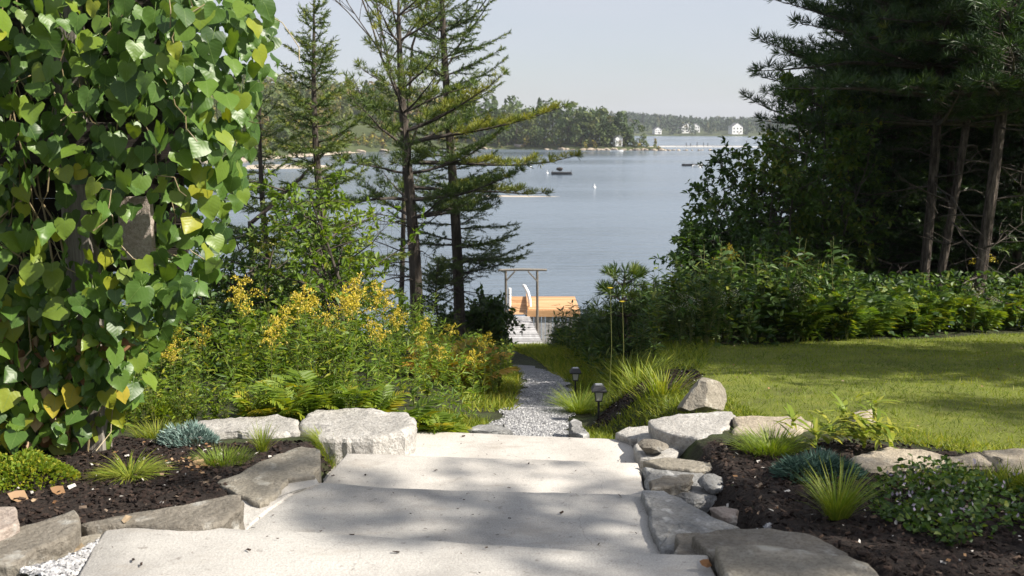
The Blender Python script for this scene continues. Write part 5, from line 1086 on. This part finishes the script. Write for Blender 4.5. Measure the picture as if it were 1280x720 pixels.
# rocks of the shore
def shore_rocks(poly_pts, n, lab, size):
    for k in range(n):
        t = R.random() * (len(poly_pts) - 1); i = int(t); a = np.asarray(poly_pts[i], float) * (1 - t + i) + np.asarray(poly_pts[i + 1], float) * (t - i); s_ = R.uniform(*size); mb = MB()
        rock(mb, (0, 0, 0), (s_ * R.uniform(1, 1.9), s_ * R.uniform(.7, 1.2), s_ * .6), int(R.integers(1e6)), 7, ICO2, .08, rotz=R.uniform(0, 3)); o = mb.build('shore_rock', M['rockshore'], None, (0, 0, 0)); o.location = (a[0] + R.normal(0, .8), a[1] + R.normal(0, 1.2), WATER + .2 * s_); tag(o, lab, 'rock', 'rocks on the far shore')
shore_rocks([(14, 423), (33, 411), (50, 409), (62, 405.5)], 42, 'tan rock on the waterline of the far wooded point', (.5, 1.5))
shore_rocks([(60, 407), (70, 407), (80, 409)], 12, 'low tan rock at the tip of the far point', (.4, 1.0))
shore_rocks([(-80, 234), (-70, 286), (-66, 321), (-58, 378), (-32, 424), (-8, 435)], 46, 'pale rock on the beach across the cove', (.6, 1.8))
def strip(name, poly, z, m, step):
    poly = np.asarray(poly, float); mb = MB(); c = poly.mean(0); q = densify(poly, step); q = q + R.normal(0, step * .12, q.shape); n = len(q); v = [np.append(c, z + .35)] + [[*(c + (a - c) * .6), z + .3] for a in q] + [[*a, z - .15] for a in q]
    f = [[0, 1 + j, 1 + (j + 1) % n] for j in range(n)]; mb.add(v, f); o = np.array([[1 + j, 1 + n + j, 1 + n + (j + 1) % n, 1 + (j + 1) % n] for j in range(n)]); mb.add(np.zeros((0, 3)), o - mb.n); return mb.build(name, M[m], kind='structure', smooth=True)
strip('beach', [(-84, 236), (-70, 286), (-63, 320), (-54, 372), (-60, 372), (-72, 320), (-82, 286), (-95, 236)], WATER + .35, 'sand', 6)
strip('mud_flat', [(-62, 222), (-40, 226), (-42, 246), (-66, 250)], WATER, 'sand', 4)
strip('mud_flat', [(-10, 134), (3, 132), (11, 133.5), (2, 136), (-8, 137)], WATER - .29, 'sand', 1.5)
strip('sandbar', [(64, 482), (90, 488), (120, 480), (124, 488), (90, 502), (62, 492)], WATER + .15, 'sand', 5)
# floats, boats, buoys
def raft(px, py, w, label, hull=True, cargo=False):
    p = PZ(px, py, WATER + .2); t_ = thing('mooring_raft', label, 'raft', p); mb = MB()
    for k in range(int(w / .3)): box(mb, (-w / 2 + .15 + k * .3, 0, .28), (.28, 2.2, .06))
    mb.build('deck', M['dark_float'], t_)
    for s_ in (-.7, .7):
        mb = MB(); tube(mb, [(-w / 2, s_, .0), (w / 2, s_, .0)], [.28, .28], 10); mb.build('pontoon', M['dark_float'], t_)
    mb = MB()
    for k in range(3): tube(mb, [(-w / 2 + .2 + k * (w - .4) / 2, -1.0, .3), (-w / 2 + .2 + k * (w - .4) / 2, -1.0, .75)], [.05, .05], 6)
    mb.build('bollard', M['dark_float'], t_, kind='stuff')
    if cargo:
        mb = MB(); rock(mb, (-.4, 0, .75), (.9, .7, .5), 5, 8, ICO2, .08); c = mb.build('tarp', M['wood_h'], t_)
raft(865, 206.5, 4.6, 'long dark raft moored on the open water at right'); raft(702, 217, 4.0, 'dark raft with a covered load near the lit pine bough', cargo=True)
def boat(px, py, L_, label):
    p = PZ(px, py, WATER); t_ = thing('small_boat', label, 'boat', p); mb = MB(); n = 7; v = []
    for k in range(n):
        t = k / (n - 1); b = .75 * math.sin(min(1, (1 - t) * 1.6 + .05) * math.pi / 2); x = (t - .5) * L_; sh = .5 + .25 * t ** 2; v += [[x, -b, sh], [x, -b * .7, 0], [x, 0, -.2], [x, b * .7, 0], [x, b, sh]]
    f = [[k * 5 + j, k * 5 + 5 + j, k * 5 + 6 + j, k * 5 + 1 + j] for k in range(n - 1) for j in range(4)]; mb.add(v, f); mb.add(np.zeros((0, 3)), np.array([[0, 1, 2, 3]]) - mb.n + 0); mb.build('hull', M['paint'], t_)
    for k in (2, 4):
        mb = MB(); box(mb, ((k / 6 - .5) * L_, 0, .35), (.3, 1.2, .05)); mb.build('bench', M['wood_old'], t_)
boat(771, 189.5, 5.0, 'small white boat moored off the wooded point'); boat(872, 209, 2.2, 'tiny white dinghy beside the long dark raft')
for px, py, lab in ((684, 217, 'white buoy just left of the covered raft'), (743, 235, 'white buoy alone on the open water'), (663, 209, 'white buoy farthest left near the spruce')):
    p = PZ(px, py, WATER); mb = MB(); v, f = ICO2; mb.add(v * .24 + [0, 0, .08], f); tube(mb, [(0, 0, .3), (0, 0, .62)], [.06, .05], 6); o = mb.build('mooring_buoy', M['paint'], smooth=True); o.location = p; tag(o, lab, 'buoy', 'mooring buoys')
dkk = thing('floating_dock', 'white floating dock with dark piles beyond the tip of the point', 'dock', (95, 470, WATER))
for k in range(14):
    mb = MB(); box(mb, (-26 + k * 4.4, 0, .35 + .02 * (k % 2)), (4.1, 2.4, .5)); mb.build('float', M['paint'], dkk)
for k, (x, h_) in enumerate(((-14, 2.2), (-12, 2), (-9, 2.6), (-6, 2.3), (-4, 2.1), (14, 3.2), (24, 4.0), (33, 3.6))):
    mb = MB(); tube(mb, [(x, 1.6, -1), (x, 1.6, h_)], [.2, .18], 6); mb.build('pile', M['dark_float'], dkk)
def house(px, d, w, dp, h_, rot, label, zg=None, wallm='paint'):
    x = (px - 640) / F * d; z = float((ridgez if d > 1000 else landz)(np.array([x]), np.array([d * 1.0]))[0]) if zg is None else zg
    t_ = thing('shore_house', label, 'house', (x, d, z), 'houses on the far shores', (0, 0, rot)); rh = w * .32; mb = MB()
    v = [[-w / 2, -dp / 2, -.5], [w / 2, -dp / 2, -.5], [w / 2, dp / 2, -.5], [-w / 2, dp / 2, -.5], [-w / 2, -dp / 2, h_], [w / 2, -dp / 2, h_], [w / 2, dp / 2, h_], [-w / 2, dp / 2, h_], [0, -dp / 2, h_ + rh], [0, dp / 2, h_ + rh]]
    mb.add(v, [[0, 1, 5, 4], [1, 2, 6, 5], [2, 3, 7, 6], [3, 0, 4, 7]]); mb.add(np.zeros((0, 3)), np.array([[4, 5, 8], [6, 7, 9]]) - mb.n); mb.build('wall', M[wallm], t_)
    mb = MB()
    for s_ in (-1, 1): beam(mb, (s_ * w * .29, -dp / 2 - .4, h_ + rh * .44 + .1), (s_ * w * .29, dp / 2 + .4, h_ + rh * .44 + .1), math.hypot(w * .58, rh * 1.1), .2, up=nrm((s_ * rh, 0, w / 2)))
    rf = mb.build('roof', M['roof'], t_); mb = MB(); box(mb, (w * .2, 0, h_ + rh * .9), (.8, .8, 2)); mb.build('chimney', M['st_tan'], rf)
    for k in range(3):
        for zz in ([h_ * .3, h_ * .75] if h_ > 4 else [h_ * .5]):
            wn = MB(); box(wn, (-w * .32 + k * w * .32, -dp / 2 - .03, zz), (w * .13, .1, h_ * .22)); wn.build('window', M['window'], t_)
    dr = MB(); box(dr, (w * .16, -dp / 2 - .03, .9), (1.1, .1, 2.2)); dr.build('door', M['wood_old'], t_)
house(819, 1165, 8, 9, 5, .2, 'small white house leftmost among the houses on the far shore'); house(855, 1180, 16, 10, 6, .15, 'large pale house with wide roof above the far shore'); house(866, 1195, 9, 9, 7, .1, 'white gabled house right beside the large pale house'); house(916, 1160, 13, 10, 8, .25, 'white gabled house at the right end of the far shore')
house(771, 416.5, 3.0, 3, 3.0, .2, 'tiny white boathouse among the trees of the near point')
mb = MB(); rock(mb, (0, 0, 0), (5, 2.5, 2.2), 77, 9, ICO3, .06); o = mb.build('shore_rock', M['st_pink']); o.location = (3.8, 435.5, WATER + .8); tag(o, 'pinkish ledge of rock on the waterline behind the tall spruce', 'rock', 'rocks on the far shore')
# ------------------------------------------------------------------ air
hz = MB(); box(hz, (0, 1090, 17), (4100, 2400, 66)); ho = hz.build('haze', [], kind='stuff')
hm, t, out, ln = mat('haze_air'); pv = t.nodes.new('ShaderNodeVolumePrincipled'); pv.inputs['Density'].default_value = .00016; pv.inputs['Color'].default_value = (.86, .91, 1.0, 1); pv.inputs['Anisotropy'].default_value = .2
ln(pv.outputs[0], out.inputs['Volume']); ho.data.materials.append(hm)

# ------------------------------------------------------------------ labels that tell repeats apart by where they stand
def members(g): return [o for o in bpy.data.objects if o.get('group') == g and o.parent is None]
def pxof(o): p = np.array(o.location) - EYE; return 640 + F * p[0] / (p[1] * CP - p[2] * SP)
def relabel(g, what, zones, rows):
    cells = {}
    for o in members(g):
        a = pxof(o); z = next((t for lim, t in zones if a < lim), zones[-1][1]); r_ = next((t for lim, t in rows if o.location.y < lim), rows[-1][1]); cells.setdefault((z, r_), []).append(o)
    for (z, r_), os_ in cells.items():
        os_.sort(key=pxof)
        for k, o in enumerate(os_):
            pre = '' if len(os_) == 1 else ('leftmost ' if k == 0 else 'rightmost ' if k == len(os_) - 1 else '')
            o['label'] = f'{pre}{what} {r_} {z}'
ZL = [(230, 'beside the foot of the vine'), (300, 'behind the blue plant'), (375, 'behind the low white stone'), (450, 'behind the big white stone'), (520, 'behind the big stone\'s right end'), (590, 'left of the gravel path'), (9999, 'leaning over the gravel path')]
RL = [(7.2, 'in front'), (8.0, 'in second row'), (9.2, 'mid-bank'), (10.5, 'well back'), (12, 'near the back'), (99, 'far back')]
relabel('leafy plants on the left bank', 'leafy green wild plant', ZL, RL); relabel('leafy stalks on the left bank', 'leafy unopened goldenrod stalk', ZL, RL)
relabel('goldenrods on the left bank', 'yellow flowering goldenrod', ZL, RL); relabel('ferns on the left bank', 'yellow green fern', ZL, RL); relabel('golden ferns on the bank', 'golden autumn fern', ZL, RL)
ZR = [(840, 'left of the wooded hedge'), (900, 'under the lowest arching shrub'), (960, 'under the tall green shrub'), (1040, 'under the tallest leafy tree'), (1100, 'in front of the dark spruce'), (1150, 'left of the paired pine trunks'), (1185, 'right before the paired pine trunks'), (1225, 'left of the stout pine trunk'), (9999, 'right of the stout pine trunk')]
RR = [(12.9, 'along the lawn edge'), (13.3, 'second row'), (13.9, 'third row'), (99, 'at the back')]
for g, w in (('ferns under the pines', 'green fern'), ('leafy plants in the right hedge', 'dark leafy wild plant'), ('goldenrods in the right hedge', 'yellow topped goldenrod'), ('white asters in the right hedge', 'white flowered aster')): relabel(g, w, ZR, RR)
ZW = [(700, 'straight below the gate'), (730, 'in front of the deck'), (760, 'below the right end of the deck'), (800, 'in front of the young pine'), (9999, 'right of the young pine')]
relabel('weeds on the slope above the deck', 'dark green weed', ZW, [(13, 'behind the lanterns'), (15, 'on the upper slope'), (17, 'on the middle slope'), (19.5, 'on the lower slope'), (99, 'low down')])
ORD = 'first second third fourth fifth sixth seventh eighth ninth tenth eleventh twelfth thirteenth fourteenth fifteenth sixteenth seventeenth eighteenth nineteenth twentieth'.split()
ORD += ['twenty-' + w for w in ORD[:9]] + ['thirtieth'] + ['thirty-' + w for w in ORD[:9]]
for k, o in enumerate(sorted(members('trees along the far wooded point'), key=lambda o: -pxof(o))): o['label'] = f'round crowned shore tree on the far point, {ORD[k]} from its rocky tip'
for g, ref in (('rocks on the far shore', None),):
    for lab in set(o['label'] for o in members(g)):
        os_ = sorted([o for o in members(g) if o['label'] == lab], key=pxof)
        if len(os_) > 2:
            for k, o in enumerate(os_): o['label'] = f'{lab}, {ORD[k]} from the left' if k < len(ORD) else lab + ', near the right end'
